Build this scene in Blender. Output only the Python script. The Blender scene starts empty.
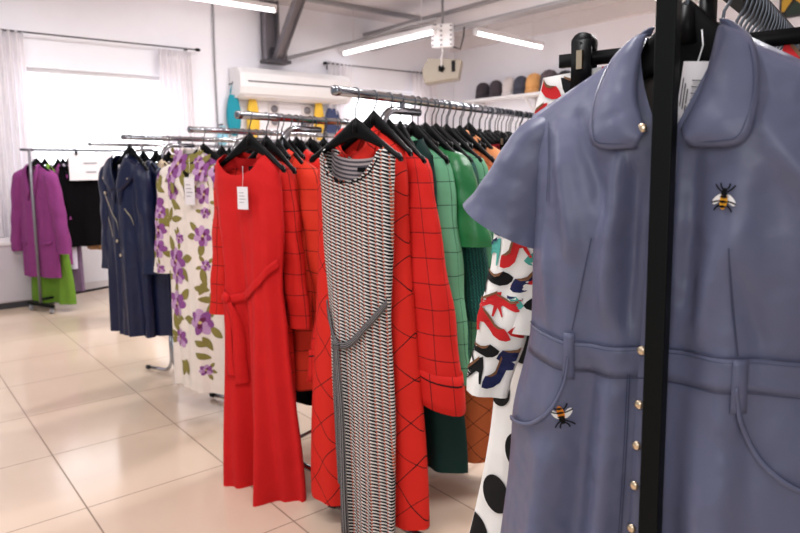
import bpy, bmesh, math, random
from mathutils import Vector, Matrix
from mathutils.geometry import tessellate_polygon
import numpy as np

# ------------------------------------------------------------------ camera
sc = bpy.context.scene
COL = sc.collection
F_PX, H = 654.0, 1.36
P, RL, YAW = math.radians(6.76), math.radians(-0.64), math.radians(50.9)
CYP = 240.7
def _basis():
    r = np.array([1, 0, 0.]); f = np.array([0, math.cos(P), -math.sin(P)]); u = np.array([0, math.sin(P), math.cos(P)])
    c, s = math.cos(RL), math.sin(RL)
    r, u = c*r+s*u, -s*r+c*u
    c, s = math.cos(YAW), math.sin(YAW)
    Z = np.array([[c, -s, 0], [s, c, 0], [0, 0, 1]])
    return Z@r, Z@u, Z@f
RT, UP, FW = _basis()
cam_d = bpy.data.cameras.new('camera')
cam = bpy.data.objects.new('camera', cam_d); COL.objects.link(cam)
cam_d.sensor_width = 36; cam_d.lens = F_PX*36/800; cam_d.shift_y = -25.8/800
cam_d.clip_start = 0.05; cam_d.clip_end = 100
B = -FW
cam.matrix_world = Matrix(((RT[0], UP[0], B[0], 0), (RT[1], UP[1], B[1], 0), (RT[2], UP[2], B[2], H), (0, 0, 0, 1)))
cam_d.dof.use_dof = True; cam_d.dof.focus_distance = 1.15; cam_d.dof.aperture_fstop = 7.0
sc.camera = cam

# ------------------------------------------------------------------ world and light
w = bpy.data.worlds.new('daylight'); sc.world = w; w.use_nodes = True
bg = w.node_tree.nodes['Background']; bg.inputs[0].default_value = (0.93, 0.95, 1.0, 1); bg.inputs[1].default_value = .36
def area(name, loc, rot, sx, sy, power, col=(1, 1, 1)):
    l = bpy.data.lights.new(name, 'AREA'); l.shape = 'RECTANGLE'; l.size = sx; l.size_y = sy; l.energy = power; l.color = col
    o = bpy.data.objects.new(name, l); o.location = loc; o.rotation_euler = rot; COL.objects.link(o); return o
R = math.radians
area('front_fill_lamp', (1.4, -2.4, 2.2), (R(70), 0, R(30)), 2.6, 1.8, 48, (0.95, 0.97, 1.0))  # fill lamp added behind the camera; no real opening stands there
sc.view_settings.view_transform = 'Standard'; sc.view_settings.look = 'None'
sc.view_settings.exposure = 0.13; sc.view_settings.gamma = 1; sc.view_settings.use_curve_mapping = False

# ------------------------------------------------------------------ pixel helpers (real distances)
O = np.array([0, 0, H])
def ray(x, y): return FW+RT*(x-400)/F_PX+UP*(CYP-y)/F_PX
def onz(x, y, z):
    r = ray(x, y); return Vector(O+r*(z-H)/r[2])
def onx(x, y, X):
    r = ray(x, y); return Vector(O+r*X/r[0])
def ony(x, y, Y):
    r = ray(x, y); return Vector(O+r*Y/r[1])

# ------------------------------------------------------------------ materials
def lin(c):
    return tuple(((v/255)/12.92 if v/255 <= .04045 else ((v/255+.055)/1.055)**2.4) for v in c)+(1,)
class NT:
    def __init__(s, name, rough=.8, metal=0, spec=.5, sheen=0, coat=0):
        s.m = bpy.data.materials.new(name); s.m.use_nodes = True; s.t = s.m.node_tree; s.b = s.t.nodes['Principled BSDF']
        s.b.inputs['Roughness'].default_value = rough; s.b.inputs['Metallic'].default_value = metal
        s.b.inputs['Specular IOR Level'].default_value = spec
        s.b.inputs['Sheen Weight'].default_value = sheen; s.b.inputs['Coat Weight'].default_value = coat
    def n(s, t, **k):
        x = s.t.nodes.new(t)
        for a, v in k.items(): setattr(x, a, v)
        return x
    def l(s, a, b): s.t.links.new(a, b)
    def val(s, sock, v):
        if hasattr(v, 'links') or hasattr(v, 'is_linked'): s.l(v, sock)
        else: sock.default_value = v
    def math(s, op, a, b=0.0, c=0.0):
        x = s.n('ShaderNodeMath', operation=op)
        s.val(x.inputs[0], a); s.val(x.inputs[1], b); s.val(x.inputs[2], c)
        return x.outputs[0]
    def mix(s, f, a, b):
        x = s.n('ShaderNodeMix', data_type='RGBA')
        s.val(x.inputs[0], f); s.val(x.inputs[6], a); s.val(x.inputs[7], b)
        return x.outputs[2]
    def noise(s, scale, vec=None, det=3):
        x = s.n('ShaderNodeTexNoise'); x.inputs['Scale'].default_value = scale; x.inputs['Detail'].default_value = det
        if vec is not None: s.l(vec, x.inputs['Vector'])
        return x.outputs[0]
    def obj(s): return s.n('ShaderNodeTexCoord').outputs['Object']
    def uv(s): return s.n('ShaderNodeTexCoord').outputs['UV']
    def bump(s, h, strength=.3, dist=.002, prev=None):
        x = s.n('ShaderNodeBump'); x.inputs['Strength'].default_value = strength; x.inputs['Distance'].default_value = dist
        s.l(h, x.inputs['Height'])
        if prev is not None: s.l(prev, x.inputs['Normal'])
        return x.outputs[0]
    def color(s, c): s.val(s.b.inputs['Base Color'], c)
    def normal(s, n): s.l(n, s.b.inputs['Normal'])
def cloth(name, rgb, rough=.85, wr=.45, sheen=.02, spec=.18, weave=True, coat=0):
    k = NT(name, rough, 0, spec, sheen, coat); o = k.obj()
    c = lin(rgb); k.color(k.mix(k.noise(9, o), tuple(v*.9 for v in c[:3])+(1,), tuple(min(1, v*1.08) for v in c[:3])+(1,)))
    b = k.bump(k.noise(11, o, 2), wr, .02)
    if weave: b = k.bump(k.noise(420, o, 2), .25, .001, b)
    k.normal(b); return k.m
def plain(name, rgb, rough=.5, metal=0, spec=.5, var=.04, coat=0):
    k = NT(name, rough, metal, spec, 0, coat); c = lin(rgb)
    k.color(k.mix(k.noise(6, k.obj()), tuple(v*(1-var) for v in c[:3])+(1,), tuple(min(1, v*(1+var)) for v in c[:3])+(1,)))
    return k.m
def emis(name, rgb, s):
    k = NT(name, .5); k.b.inputs['Emission Color'].default_value = lin(rgb); k.b.inputs['Emission Strength'].default_value = s; k.color(lin(rgb)); return k.m
def plaid(name, base, line, cell=.09, rot=0, lw=.05, warp=.02, rough=.75, cellz=None):
    k = NT(name, rough, 0, .2, .0); uv = k.uv()
    mp = k.n('ShaderNodeMapping'); mp.inputs['Rotation'].default_value = (0, 0, rot); k.l(uv, mp.inputs[0])
    sp = k.n('ShaderNodeSeparateXYZ'); k.l(mp.outputs[0], sp.inputs[0])
    nz = k.noise(3.5, uv, 1); off = k.math('MULTIPLY', k.math('SUBTRACT', nz, .5), warp*4)
    def ln(a, c):
        f = k.math('FRACT', k.math('DIVIDE', k.math('ADD', a, off), c)); d = k.math('ABSOLUTE', k.math('SUBTRACT', f, .5))
        return k.math('LESS_THAN', d, lw*cell/c/2)
    m = k.math('MAXIMUM', ln(sp.outputs[0], cell), ln(sp.outputs[1], cellz or cell))
    k.color(k.mix(m, lin(base), lin(line)))
    b = k.bump(k.noise(11, k.obj(), 2), .35, .02); k.normal(k.bump(k.noise(420, k.obj(), 2), .2, .001, b)); return k.m
def knit(name):
    k = NT(name, .8, 0, .2); sp = k.n('ShaderNodeSeparateXYZ'); k.l(k.uv(), sp.inputs[0])
    cw, rh = .0225, .0118
    u = k.math('DIVIDE', sp.outputs[0], cw); fu = k.math('FRACT', u)
    odd = k.math('FRACT', k.math('MULTIPLY', k.math('FLOOR', u), .5))
    v = k.math('ADD', k.math('DIVIDE', sp.outputs[1], rh), k.math('ADD', k.math('MULTIPLY', fu, .55), odd))
    fv = k.math('FRACT', v)
    white = k.math('LESS_THAN', fv, k.math('SUBTRACT', .49, k.math('MULTIPLY', fu, .34)))
    edge = k.math('MULTIPLY', k.math('GREATER_THAN', fu, .84), k.math('GREATER_THAN', fv, .45))
    c = k.mix(white, lin((16, 15, 20)), lin((232, 228, 224)))
    k.color(k.mix(edge, c, lin((190, 90, 60))))
    k.normal(k.bump(white, .5, .002)); return k.m
def stripes(name, a, b, w=.012, horiz=False):
    k = NT(name, .8, 0, .2); sp = k.n('ShaderNodeSeparateXYZ'); k.l(k.uv(), sp.inputs[0])
    f = k.math('FRACT', k.math('DIVIDE', sp.outputs[1 if horiz else 0], w))
    k.color(k.mix(k.math('LESS_THAN', f, .5), lin(a), lin(b))); return k.m
def leather(name, rgb, rough=.42, grain=.25, fold=.35):
    k = NT(name, rough, 0, .35, 0, .0); o = k.obj(); c = lin(rgb)
    k.color(k.mix(k.noise(5, o), tuple(v*.9 for v in c[:3])+(1,), tuple(min(1, v*1.1) for v in c[:3])+(1,)))
    b = k.bump(k.noise(7, o, 3), fold, .03); k.normal(k.bump(k.noise(260, o, 2), grain, .0006, b)); return k.m

M = {}
M['wall'] = plain('wall_paint', (241, 240, 246), .8, var=.02)
M['ceil'] = plain('ceiling_paint', (214, 208, 211), .85, var=.02)
M['white'] = plain('white_plastic', (235, 233, 234), .45)
M['offwhite'] = plain('off_white_panel', (222, 216, 217), .5)
M['grey'] = plain('grey_paint', (150, 148, 152), .5)
M['steel'] = plain('painted_steel', (122, 118, 124), .5, .3)
M['darksteel'] = plain('dark_steel', (70, 68, 74), .5, .3)
M['chrome'] = plain('chrome', (150, 152, 158), .15, 1)
M['brushed'] = plain('brushed_tube', (168, 170, 176), .16, 1)
M['wire'] = plain('hook_wire', (96, 98, 104), .3, 1)
M['black'] = plain('black_plastic', (5, 5, 7), .45, 0, .14)
M['blackmetal'] = plain('black_powder_coat', (6, 8, 8), .5, 0, .14)
M['gold'] = plain('brass', (226, 204, 174), .28, 1)
M['paper'] = plain('paper', (228, 222, 224), .7)
M['ink'] = plain('print_ink', (60, 58, 62), .7)
M['greyink'] = plain('faint_ink', (150, 146, 152), .7)
M['tube'] = emis('lit_tube', (255, 250, 252), 5)
M['rubber'] = plain('rubber', (20, 20, 22), .7)
def floor_mat():
    k = NT('glazed_tile', .24, 0, .5); o = k.obj(); sp = k.n('ShaderNodeSeparateXYZ'); k.l(o, sp.inputs[0])
    def ln(a, off, c, w):
        f = k.math('FRACT', k.math('DIVIDE', k.math('SUBTRACT', a, off-100*c), c)); d = k.math('ABSOLUTE', k.math('SUBTRACT', f, .5))
        return k.math('GREATER_THAN', d, .5-w/c/2)
    g = k.math('MAXIMUM', ln(sp.outputs[0], -3.353, .6258, .006), ln(sp.outputs[1], .582, .5850, .006))
    n1 = k.mix(k.noise(2.2, o), lin((207, 183, 161)), lin((219, 198, 178)))
    k.color(k.mix(g, n1, lin((140, 118, 102))))
    k.l(k.math('ADD', k.math('MULTIPLY', g, .5), .15), k.b.inputs['Roughness'])
    k.normal(k.bump(g, -.3, .002)); return k.m
M['floor'] = floor_mat()

# ------------------------------------------------------------------ mesh helpers
class MB:
    def __init__(s): s.v = []; s.f = []; s.mi = []; s.uv = []
    def vert(s, p, uv=(0, 0)): s.v.append(tuple(p)); s.uv.append(uv); return len(s.v)-1
    def face(s, idx, mi=0): s.f.append(tuple(idx)); s.mi.append(mi)
    def grid(s, fn, nu, nv, mi=0, closed=False, flip=False):
        base = len(s.v)
        for j in range(nv+1):
            for i in range(nu+(0 if closed else 1)):
                p, uv = fn(i/nu, j/nv); s.vert(p, uv)
        wd = nu if closed else nu+1
        for j in range(nv):
            for i in range(nu):
                a = base+j*wd+i; b = base+j*wd+(i+1) % wd; c = b+wd; d = a+wd
                s.face((a, d, c, b) if not flip else (a, b, c, d), mi)
    def box(s, lo, hi, mi=0):
        x0, y0, z0 = lo; x1, y1, z1 = hi
        b = [s.vert(p) for p in ((x0, y0, z0), (x1, y0, z0), (x1, y1, z0), (x0, y1, z0), (x0, y0, z1), (x1, y0, z1), (x1, y1, z1), (x0, y1, z1))]
        for q in ((0, 3, 2, 1), (4, 5, 6, 7), (0, 1, 5, 4), (1, 2, 6, 5), (2, 3, 7, 6), (3, 0, 4, 7)): s.face([b[i] for i in q], mi)
    def bar(s, a, b, w, h, mi=0):
        a = Vector(a); b = Vector(b); d = (b-a).normalized(); up = Vector((0, 0, 1)) if abs(d.z) < .95 else Vector((0, 1, 0))
        sx = d.cross(up).normalized()*w/2; sz = sx.cross(d).normalized()*h/2
        q = [s.vert(p+o) for p in (a, b) for o in (-sx-sz, sx-sz, sx+sz, -sx+sz)]
        for t in ((0, 1, 2, 3), (7, 6, 5, 4), (0, 4, 5, 1), (1, 5, 6, 2), (2, 6, 7, 3), (3, 7, 4, 0)): s.face([q[i] for i in t], mi)
    def tube(s, pts, r, n=10, mi=0, cap=True, flat=1.0):
        pts = [Vector(p) for p in pts]; rings = []; prev = None
        for i, p in enumerate(pts):
            d = (pts[min(i+1, len(pts)-1)]-pts[max(i-1, 0)]).normalized()
            if prev is None:
                a = Vector((0, 0, 1)) if abs(d.z) < .9 else Vector((0, 1, 0)); u = d.cross(a).normalized()
            else: u = (prev-d*prev.dot(d)).normalized()
            prev = u; v = d.cross(u); rr = r[i] if isinstance(r, (list, tuple)) else r
            rings.append([s.vert(p+u*rr*math.cos(2*math.pi*k/n)+v*rr*flat*math.sin(2*math.pi*k/n)) for k in range(n)])
        for a, b in zip(rings, rings[1:]):
            for k in range(n): s.face((a[k], a[(k+1) % n], b[(k+1) % n], b[k]), mi)
        if cap: s.face(rings[0][::-1], mi); s.face(rings[-1], mi)
    def lathe(s, prof, c, axis='z', n=16, mi=0):
        rings = []
        for r, h in prof:
            rg = []
            for k in range(n):
                a = 2*math.pi*k/n; x, y = r*math.cos(a), r*math.sin(a)
                p = {'z': (x, y, h), 'y': (x, h, y), 'x': (h, x, y)}[axis]
                rg.append(s.vert((c[0]+p[0], c[1]+p[1], c[2]+p[2])))
            rings.append(rg)
        for a, b in zip(rings, rings[1:]):
            for k in range(n): s.face((a[k], a[(k+1) % n], b[(k+1) % n], b[k]), mi)
        s.face(rings[0][::-1], mi); s.face(rings[-1], mi)
    def poly(s, pts, fn, mi=0, edge=.016):
        """2-D outline -> surface fn(x, d); lies on the cloth as a print"""
        t = tessellate_polygon([[Vector((x, y, 0)) for x, y in pts]]); P2 = [tuple(p) for p in pts]
        ix = [s.vert(fn(x, y)) for x, y in pts]; mid = {}
        def mp(a, b):
            k = (min(a, b), max(a, b))
            if k not in mid:
                P2.append(((P2[a][0]+P2[b][0])/2, (P2[a][1]+P2[b][1])/2)); ix.append(s.vert(fn(*P2[-1]))); mid[k] = len(P2)-1
            return mid[k]
        def ln(a, b): return math.hypot(P2[a][0]-P2[b][0], P2[a][1]-P2[b][1])
        st = [tuple(q) for q in t]
        while st:
            a, b, c = st.pop(); l = (ln(a, b), ln(b, c), ln(c, a)); k = max(range(3), key=lambda i: l[i])
            if l[k] < edge: s.face((ix[a], ix[b], ix[c]), mi); continue
            a, b, c = ((a, b, c), (b, c, a), (c, a, b))[k]; m_ = mp(a, b); st += [(a, m_, c), (m_, b, c)]
    def build(s, name, mats, parent=None, smooth=True, solid=0, merge=0, bevel=0):
        me = bpy.data.meshes.new(name); me.from_pydata(s.v, [], s.f)
        for m in (mats if isinstance(mats, (list, tuple)) else [mats]): me.materials.append(M[m] if isinstance(m, str) else m)
        me.polygons.foreach_set('material_index', s.mi)
        ul = me.uv_layers.new(name='UVMap')
        vi = np.zeros(len(me.loops), dtype=np.int32); me.loops.foreach_get('vertex_index', vi)
        ul.data.foreach_set('uv', np.array(s.uv, dtype=np.float32)[vi].ravel())
        if merge:
            bm = bmesh.new(); bm.from_mesh(me); bmesh.ops.remove_doubles(bm, verts=bm.verts, dist=merge); bm.to_mesh(me); bm.free()
        if smooth: me.polygons.foreach_set('use_smooth', [True]*len(me.polygons))
        me.update()
        o = bpy.data.objects.new(name, me); COL.objects.link(o)
        if parent: o.parent = parent
        if solid:
            md = o.modifiers.new('thickness', 'SOLIDIFY'); md.thickness = solid; md.offset = 0
        if bevel:
            md = o.modifiers.new('bevel', 'BEVEL'); md.width = bevel; md.segments = 3; md.limit_method = 'ANGLE'
        return o
def tag(o, label=None, cat=None, group=None, kind=None):
    if label: o['label'] = label
    if cat: o['category'] = cat
    if group: o['group'] = group
    if kind: o['kind'] = kind
    return o
def empty(name, loc, rz=0, label=None, cat=None, group=None):
    o = bpy.data.objects.new(name, None); o.location = loc; o.rotation_euler = (0, 0, rz); o.empty_display_size = .05; COL.objects.link(o)
    return tag(o, label, cat, group)
def struct(name, m, mat, **k): return tag(m.build(name, mat, None, smooth=k.pop('smooth', False), **k), kind='structure')
def copy_tree(root, loc, rz):
    r = root.copy(); COL.objects.link(r); r.location = loc; r.rotation_euler = (0, 0, rz)
    for ch in list(root.children):
        c = ch.copy(); COL.objects.link(c); c.parent = r
    return r
def lerp(tab, d):
    if d <= tab[0][0]: return tab[0][1]
    for (a, u), (b, v) in zip(tab, tab[1:]):
        if d <= b:
            t = (d-a)/(b-a); t = t*t*(3-2*t) if len(tab) < 9 else t; return u+(v-u)*t
    return tab[-1][1]

# ------------------------------------------------------------------ room
XW, YW, ZC = -7.8, 7.5, 3.42
XR, YB = 3.2, -3.4
m = MB(); m.box((XW, YB, -.1), (XR, YW, 0)); struct('floor', m, 'floor')
m = MB(); m.box((XW, YB+2, ZC), (XR, YW, ZC+.1)); struct('ceiling', m, 'ceil')
def wall_holes(name, X, y0, y1, z1, holes):
    m = MB(); ys = sorted({y0, y1} | {h[0] for h in holes} | {h[1] for h in holes})
    for a, b in zip(ys, ys[1:]):
        hs = [h for h in holes if h[0] <= a+1e-6 and h[1] >= b-1e-6]
        if hs: m.box((X-.2, a, 0), (X, b, hs[0][2])); m.box((X-.2, a, hs[0][3]), (X, b, z1))
        else: m.box((X-.2, a, 0), (X, b, z1))
    return struct(name, m, 'wall')
W1 = (1.25, 2.98, 0.95, 2.40); W2 = (5.15, 6.75, 0.95, 2.44)
wall_holes('wall_left', XW, YB, YW, ZC, [W1, W2])
m = MB(); m.box((XW, YW, 0), (XR, YW+.2, ZC)); struct('wall_back', m, 'wall')
M['sky_panel'] = emis('bright_sky_outside', (250, 252, 255), 1.3)
for i, W in enumerate((W1, W2)):
    y0, y1, z0, z1 = W
    fr = MB()
    for a, b in (((y0, z0), (y0+.05, z1)), ((y1-.05, z0), (y1, z1)), ((y0, z1-.05), (y1, z1)), ((y0, z0), (y1, z0+.05))):
        fr.box((XW-.14, a[0], a[1]), (XW-.09, b[0], b[1]))
    wn = struct('window_%d' % (i+1), fr, 'white')
    k = MB(); k.box((XW-.16, y0-.05, z0-.04), (XW+.06, y1+.05, z0)); k.build('window_sill', 'white', wn, smooth=False)
    ly = area('window_daylight', (XW-.19, (y0+y1)/2, (z0+z1)/2), (0, R(-90), 0), z1-z0, y1-y0, 13, (.95, .96, 1))
    ly.visible_camera = True
# bright outside seen through the windows
m = MB(); m.box((XW-2.6, -2, -.5), (XW-2.5, 11, 5)); o = struct('trim_1', m, 'sky_panel'); o.name = 'sky'; tag(o, kind='structure')
# roof details: cornice beam on the back wall, battens on the ceiling
m = MB(); m.box((XW, YW-.10, 3.12), (XR, YW, 3.40)); m.box((XW, YW-.16, 3.30), (XR, YW-.10, 3.40)); struct('trim_1', m, 'offwhite')
m = MB(); a = onz(300, 4, 3.38); b = onz(412, 25, 3.38); m.bar((-7.2, 4.0, 3.39), (-7.25, 6.4, 3.39), .07, .05); struct('trim_2', m, 'grey')
m = MB(); m.tube([(XW+.02, 3.44, .0), (XW+.02, 3.44, 1.6), (XW+.025, 3.43, 2.6), (XW+.02, 3.44, ZC)], .012); struct('trim_3', m, 'grey')
for nm, (lo, hi) in {'baseboard_left': ((XW, YB, 0), (XW+.015, YW, .08)), 'baseboard_back': ((XW, YW-.015, 0), (XR, YW, .08))}.items():
    m = MB(); m.box(lo, hi); struct(nm, m, 'offwhite')

# steel roof truss in the corner above the air conditioner
t = empty('steel_truss', (XW+.1, 4.13, 2.65), 0, 'grey steel roof truss leaning up above the air conditioner', 'beam')
m = MB(); m.box((0, -.1, 0), (.03, .1, .76)); m.box((0, -.1, 0), (.12, -.085, .76)); m.box((0, .085, 0), (.12, .1, .76)); m.build('upright', 'steel', t, smooth=False)
top = ony(305, -14, 4.2)-Vector((XW+.1, 4.13, 2.65)); top = top*min(1, .70/top.z)
m = MB(); a = Vector((.12, .05, .0)); m.bar(a, top, .10, .012); m.bar(a+Vector((0, .055, 0)), top+Vector((0, .055, 0)), .012, .09); m.bar(a-Vector((0, .055, 0)), top-Vector((0, .055, 0)), .012, .09)
m.build('diagonal', 'steel', t, smooth=False)
m = MB(); m.box((.03, -.14, -.02), (.22, .2, .02)); m.box((.1, -.02, -.0), (.12, .2, .18)); m.build('gusset_plate', 'darksteel', t, smooth=False)

t = empty('cable_bundle', (-7.6, 4.2, 2.7), 0, 'grey cables running from the steel truss to the junction box', 'cable')
for k in range(3):
    pts = [Vector((-7.6, 4.2+.02*k, 2.66+.02*k))]+[(lambda v: Vector((max(v.x, -7.7), v.y, v.z)))(onz(px, py-k*1.5+2*math.sin(px*.05+k), 2.98)) for px, py in ((345, 46), (372, 38), (396, 30), (414, 27), (436, 24))]
    m = MB(); m.tube([p-Vector((-7.6, 4.2, 2.7)) for p in pts], .014, 7); m.build('cable', 'grey', t)
t = empty('roof_beam', (-7.75, 5.75, 3.0), 0, 'pale grey roof beam above the tube and cables', 'beam')
m = MB(); m.box((0, -.05, 0), (10.5, .05, .16)); m.build('web', 'offwhite', t, smooth=False)
m = MB(); m.box((0, -.09, .16), (10.5, .09, .2)); m.box((0, -.09, -.03), (10.5, .09, 0)); m.build('flange', 'grey', t, smooth=False)

# fluorescent lights
def tube_light(a, b, label, w=.06, energy=1):
    a = Vector(a); b = Vector(b); d = b-a; rz = math.atan2(d.y, d.x)
    t = empty('fluorescent_light', a, rz, label, 'light', 'fluorescent ceiling tubes'); L = d.length
    m = MB(); m.box((0, -w/2, .02), (L, w/2, .07)); m.build('housing', 'white', t, smooth=False)
    m = MB(); m.tube([(0.03, 0, 0), (L-.03, 0, 0)], .022, 12); m.build('lamp_tube', 'tube', t)
    for x in (0, L-.03):
        m = MB(); m.box((x, -.022, -.022), (x+.03, .022, .03)); m.build('end_cap', 'white', t, smooth=False)
    for x in (.25, L-.25):
        m = MB(); m.tube([(x, 0, .06), (x, 0, ZC-a.z)], .005, 6); m.build('suspension_rod', 'offwhite', t)
    if energy > 1:
        l = bpy.data.lights.new('fill_tube_light', 'AREA'); l.shape = 'RECTANGLE'; l.size = L; l.size_y = .06; l.energy = energy; l.color = (1, .99, 1)
        o = bpy.data.objects.new('fill_tube_light', l); o.location = (a+b)/2-Vector((0, 0, .03)); o.rotation_euler = (0, 0, rz); COL.objects.link(o)
    return t
a = onz(150, -9, 3.2); b = onz(276, 11, 3.2); tube_light(a, b, 'lit ceiling tube at top left, ending beside the steel truss')
a = onz(335, 56, 2.88); b = onz(430, 31, 2.88); tube_light((max(a.x, -7.74), a.y, 2.88), (b.x, a.y, 2.88), 'lit tube running from the window corner to the white junction box', .14)
FILL_TUBES = ((-1.0, -.4, 45, 'above the camera'), (-3.0, -1.9, 45, 'over the aisle left of the racks'), (-3.4, 3.2, 80, 'above the middle racks'), (-1.4, 3.2, 75, 'above the foreground rack'), (-5.2, 2.6, 66, 'between the middle and far racks'), (-6.0, .3, 38, 'above the far left rack'))  # unseen tubes added under the ceiling to light racks and walls
for x, y, e_, lb in FILL_TUBES: tube_light((x, y, 3.25), (x, y+1.5, 3.25), 'added fill tube out of the frame, '+lb, .06, e_)
a = onz(475, 33, 2.9); b = onz(557, 50, 2.9); tube_light((a.x, a.y, 2.9), (b.x, min(b.y, 7.3), 2.9), 'lit ceiling tube above the shelf of hats')
a = onz(650, -6, 2.7); b = onz(702, 18, 2.7); tube_light(a, b, 'lit tube seen behind the hooks of the black rack')

# junction box and projector
bx = Vector((-5.98, 5.56, 2.86))
t = empty('junction_box', bx, R(35), 'white ribbed junction box at the end of the ceiling tube', 'box')
m = MB(); m.box((-.13, -.05, -.12), (.13, .05, .16)); m.build('case', 'white', t, smooth=False, bevel=.01)
m = MB()
for k in range(5): m.box((-.125+0*k, -.056, -.10+.055*k), (-.1, -.05, -.08+.055*k)); m.box((-.02, -.056, -.10+.055*k), (.005, -.05, -.08+.055*k)); m.box((.1, -.056, -.10+.055*k), (.125, -.05, -.08+.055*k))
m.build('terminal_screw', 'steel', t, smooth=False)
m = MB(); m.tube([(.1, 0, -.1), (.22, -.02, -.15), (.26, -.02, 0), (.27, 0, .2)], .009, 8); m.build('cable', 'black', t)
m = MB(); m.tube([(0, 0, .16), (0, 0, ZC-bx.z)], .015, 8); m.build('ceiling_rod', 'grey', t)
pj = Vector((-5.98, 5.56, 2.46))
t = empty('spotlight', pj, R(40), 'cream box floodlight hanging below the white junction box', 'lamp')
m = MB(); m.v = []
pr = [(-.21, -.15), (.20, -.10), (.24, .12), (-.16, .15), (-.24, .02)]
for yy in (-.12, .14):
    for x, z in pr: m.vert((x, yy, z))
m.face((4, 3, 2, 1, 0)); m.face((5, 6, 7, 8, 9))
for k in range(5): m.face((k, (k+1) % 5, 5+(k+1) % 5, 5+k))
bz = m.build('case', plain('cream_enamel', (150, 140, 126), .5), t, smooth=False, bevel=.012)
m = MB(); m.lathe([(.045, -.135), (.045, -.12)], (0, 0, .02), 'y', 5); m.lathe([(.02, -.15), (.02, -.12)], (0, 0, .02), 'y', 10); m.build('knob', 'black', t)
m = MB(); m.tube([(.0, -.13, .02), (0, -.13, .16), (0, 0, .2), (0, .13, .16), (0, .13, .02)], .008, 8); m.tube([(0, 0, .2), (0, 0, .29)], .012, 8); m.build('bracket', 'offwhite', t)
m = MB(); m.box((.12, -.125, -.02), (.165, -.05, .11)); m.build('vent', 'black', t, smooth=False)

# ------------------------------------------------------------------ curtains
def curtain(y0, y1, z0, z1, label, x=XW+.12, mat='sheer', n=6, group=None):
    rnd = random.Random(int(y0*100)); ph = rnd.random()*6
    o = Vector((x, (y0+y1)/2, 0)); m = MB()
    def fn(u, v):
        z = z1+(z0-z1)*v; y = y0+(y1-y0)*(u-.5)*(1+.12*v)+(y1-y0)*.5
        return (.035*math.sin(u*n*2*math.pi+ph)*(0.5+.5*v)+.01*math.sin(u*31+v*3), y-o.y, z), (u, v)
    m.grid(fn, n*12, 14)
    ob = m.build('curtain', mat, None, solid=.003); ob.location = o; return tag(ob, label, 'curtain', group)
k = NT('sheer_voile', .8, 0, .2, .1); k.color(lin((246, 243, 245))); tl = k.n('ShaderNodeBsdfTranslucent'); tl.inputs[0].default_value = lin((248, 244, 246))
mx = k.n('ShaderNodeMixShader'); mx.inputs[0].default_value = .5; k.l(k.b.outputs[0], mx.inputs[1]); k.l(tl.outputs[0], mx.inputs[2]); k.l(mx.outputs[0], k.t.nodes['Material Output'].inputs[0]); M['sheer'] = k.m
M['yellowcloth'] = cloth('yellow_cloth', (232, 190, 74)); M['darkblue'] = cloth('dark_blue_cloth', (66, 76, 110))
curtain(.98, 1.36, .25, 2.72, 'white sheer curtain at the left edge of the left window')
curtain(2.72, 3.1, .25, 2.69, 'white sheer curtain between left window and wall pipe')
curtain(5.02, 5.42, .25, 2.74, 'white sheer curtain left of the second window, above the front rack')
curtain(6.5, 7.0, .25, 2.74, 'white sheer curtain at the corner side of the second window')
for (ya, yb, lab) in ((.85, 3.2, 'thin dark curtain rod above the left window'), (4.95, 7.1, 'thin dark curtain rod above the second window')):
    t = empty('curtain_rod', (XW+.12, ya, 2.72), 0, lab, 'curtain rod')
    m = MB(); m.tube([(0, 0, 0), (0, yb-ya, 0)], .009, 8); m.build('rod', 'darksteel', t)
    for yy in (0.02, yb-ya-.02):
        m = MB(); m.lathe([(.012, -.03), (.02, -.01), (.02, .02), (.01, .035)], (0, yy, 0), 'y', 10); m.build('finial', 'black', t)
        m = MB(); m.tube([(0, yy*.93+.04, 0), (-.11, yy*.93+.04, -.005)], .008, 6); m.tube([(-.02, yy*.93+.04, 0), (-.02, yy*.93+.04, -.08)], .008, 6); m.build('bracket', 'black', t)

# ------------------------------------------------------------------ air conditioner
t = empty('air_conditioner', (XW+.03, 4.42, 2.18), 0, 'white wall air conditioner beneath the steel truss', 'air conditioner')
def ac_prof(g=0): return [(0, .0), (.16, .0), (.27, .05), (.30, .13), (.29, .30), (.22, .37), (0, .38)]
m = MB(); pr = ac_prof(); N = len(pr); y0, y1 = -.80, .84
ys = [y0, y0+.05, y1-.05, y1]; sc_ = [.93, 1, 1, .93]
for yy, s_ in zip(ys, sc_):
    for x, z in pr: m.vert((x*s_, yy, .18+(z-.18)*s_))
for j in range(3):
    for i in range(N): m.face((j*N+i, j*N+(i+1) % N, (j+1)*N+(i+1) % N, (j+1)*N+i))
m.face(range(N)); m.face(range(3*N+N-1, 3*N-1, -1)); m.build('case', 'white', t, smooth=False, bevel=.01)
m = MB(); m.box((.292, y0+.1, .19), (.302, y1-.1, .205)); m.build('panel_gap', 'darksteel', t, smooth=False)
m = MB(); m.bar((.215, y0+.06, .028), (.215, y1-.06, .028), .08, .012); m.build('louvre', 'offwhite', t, smooth=False)

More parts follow.
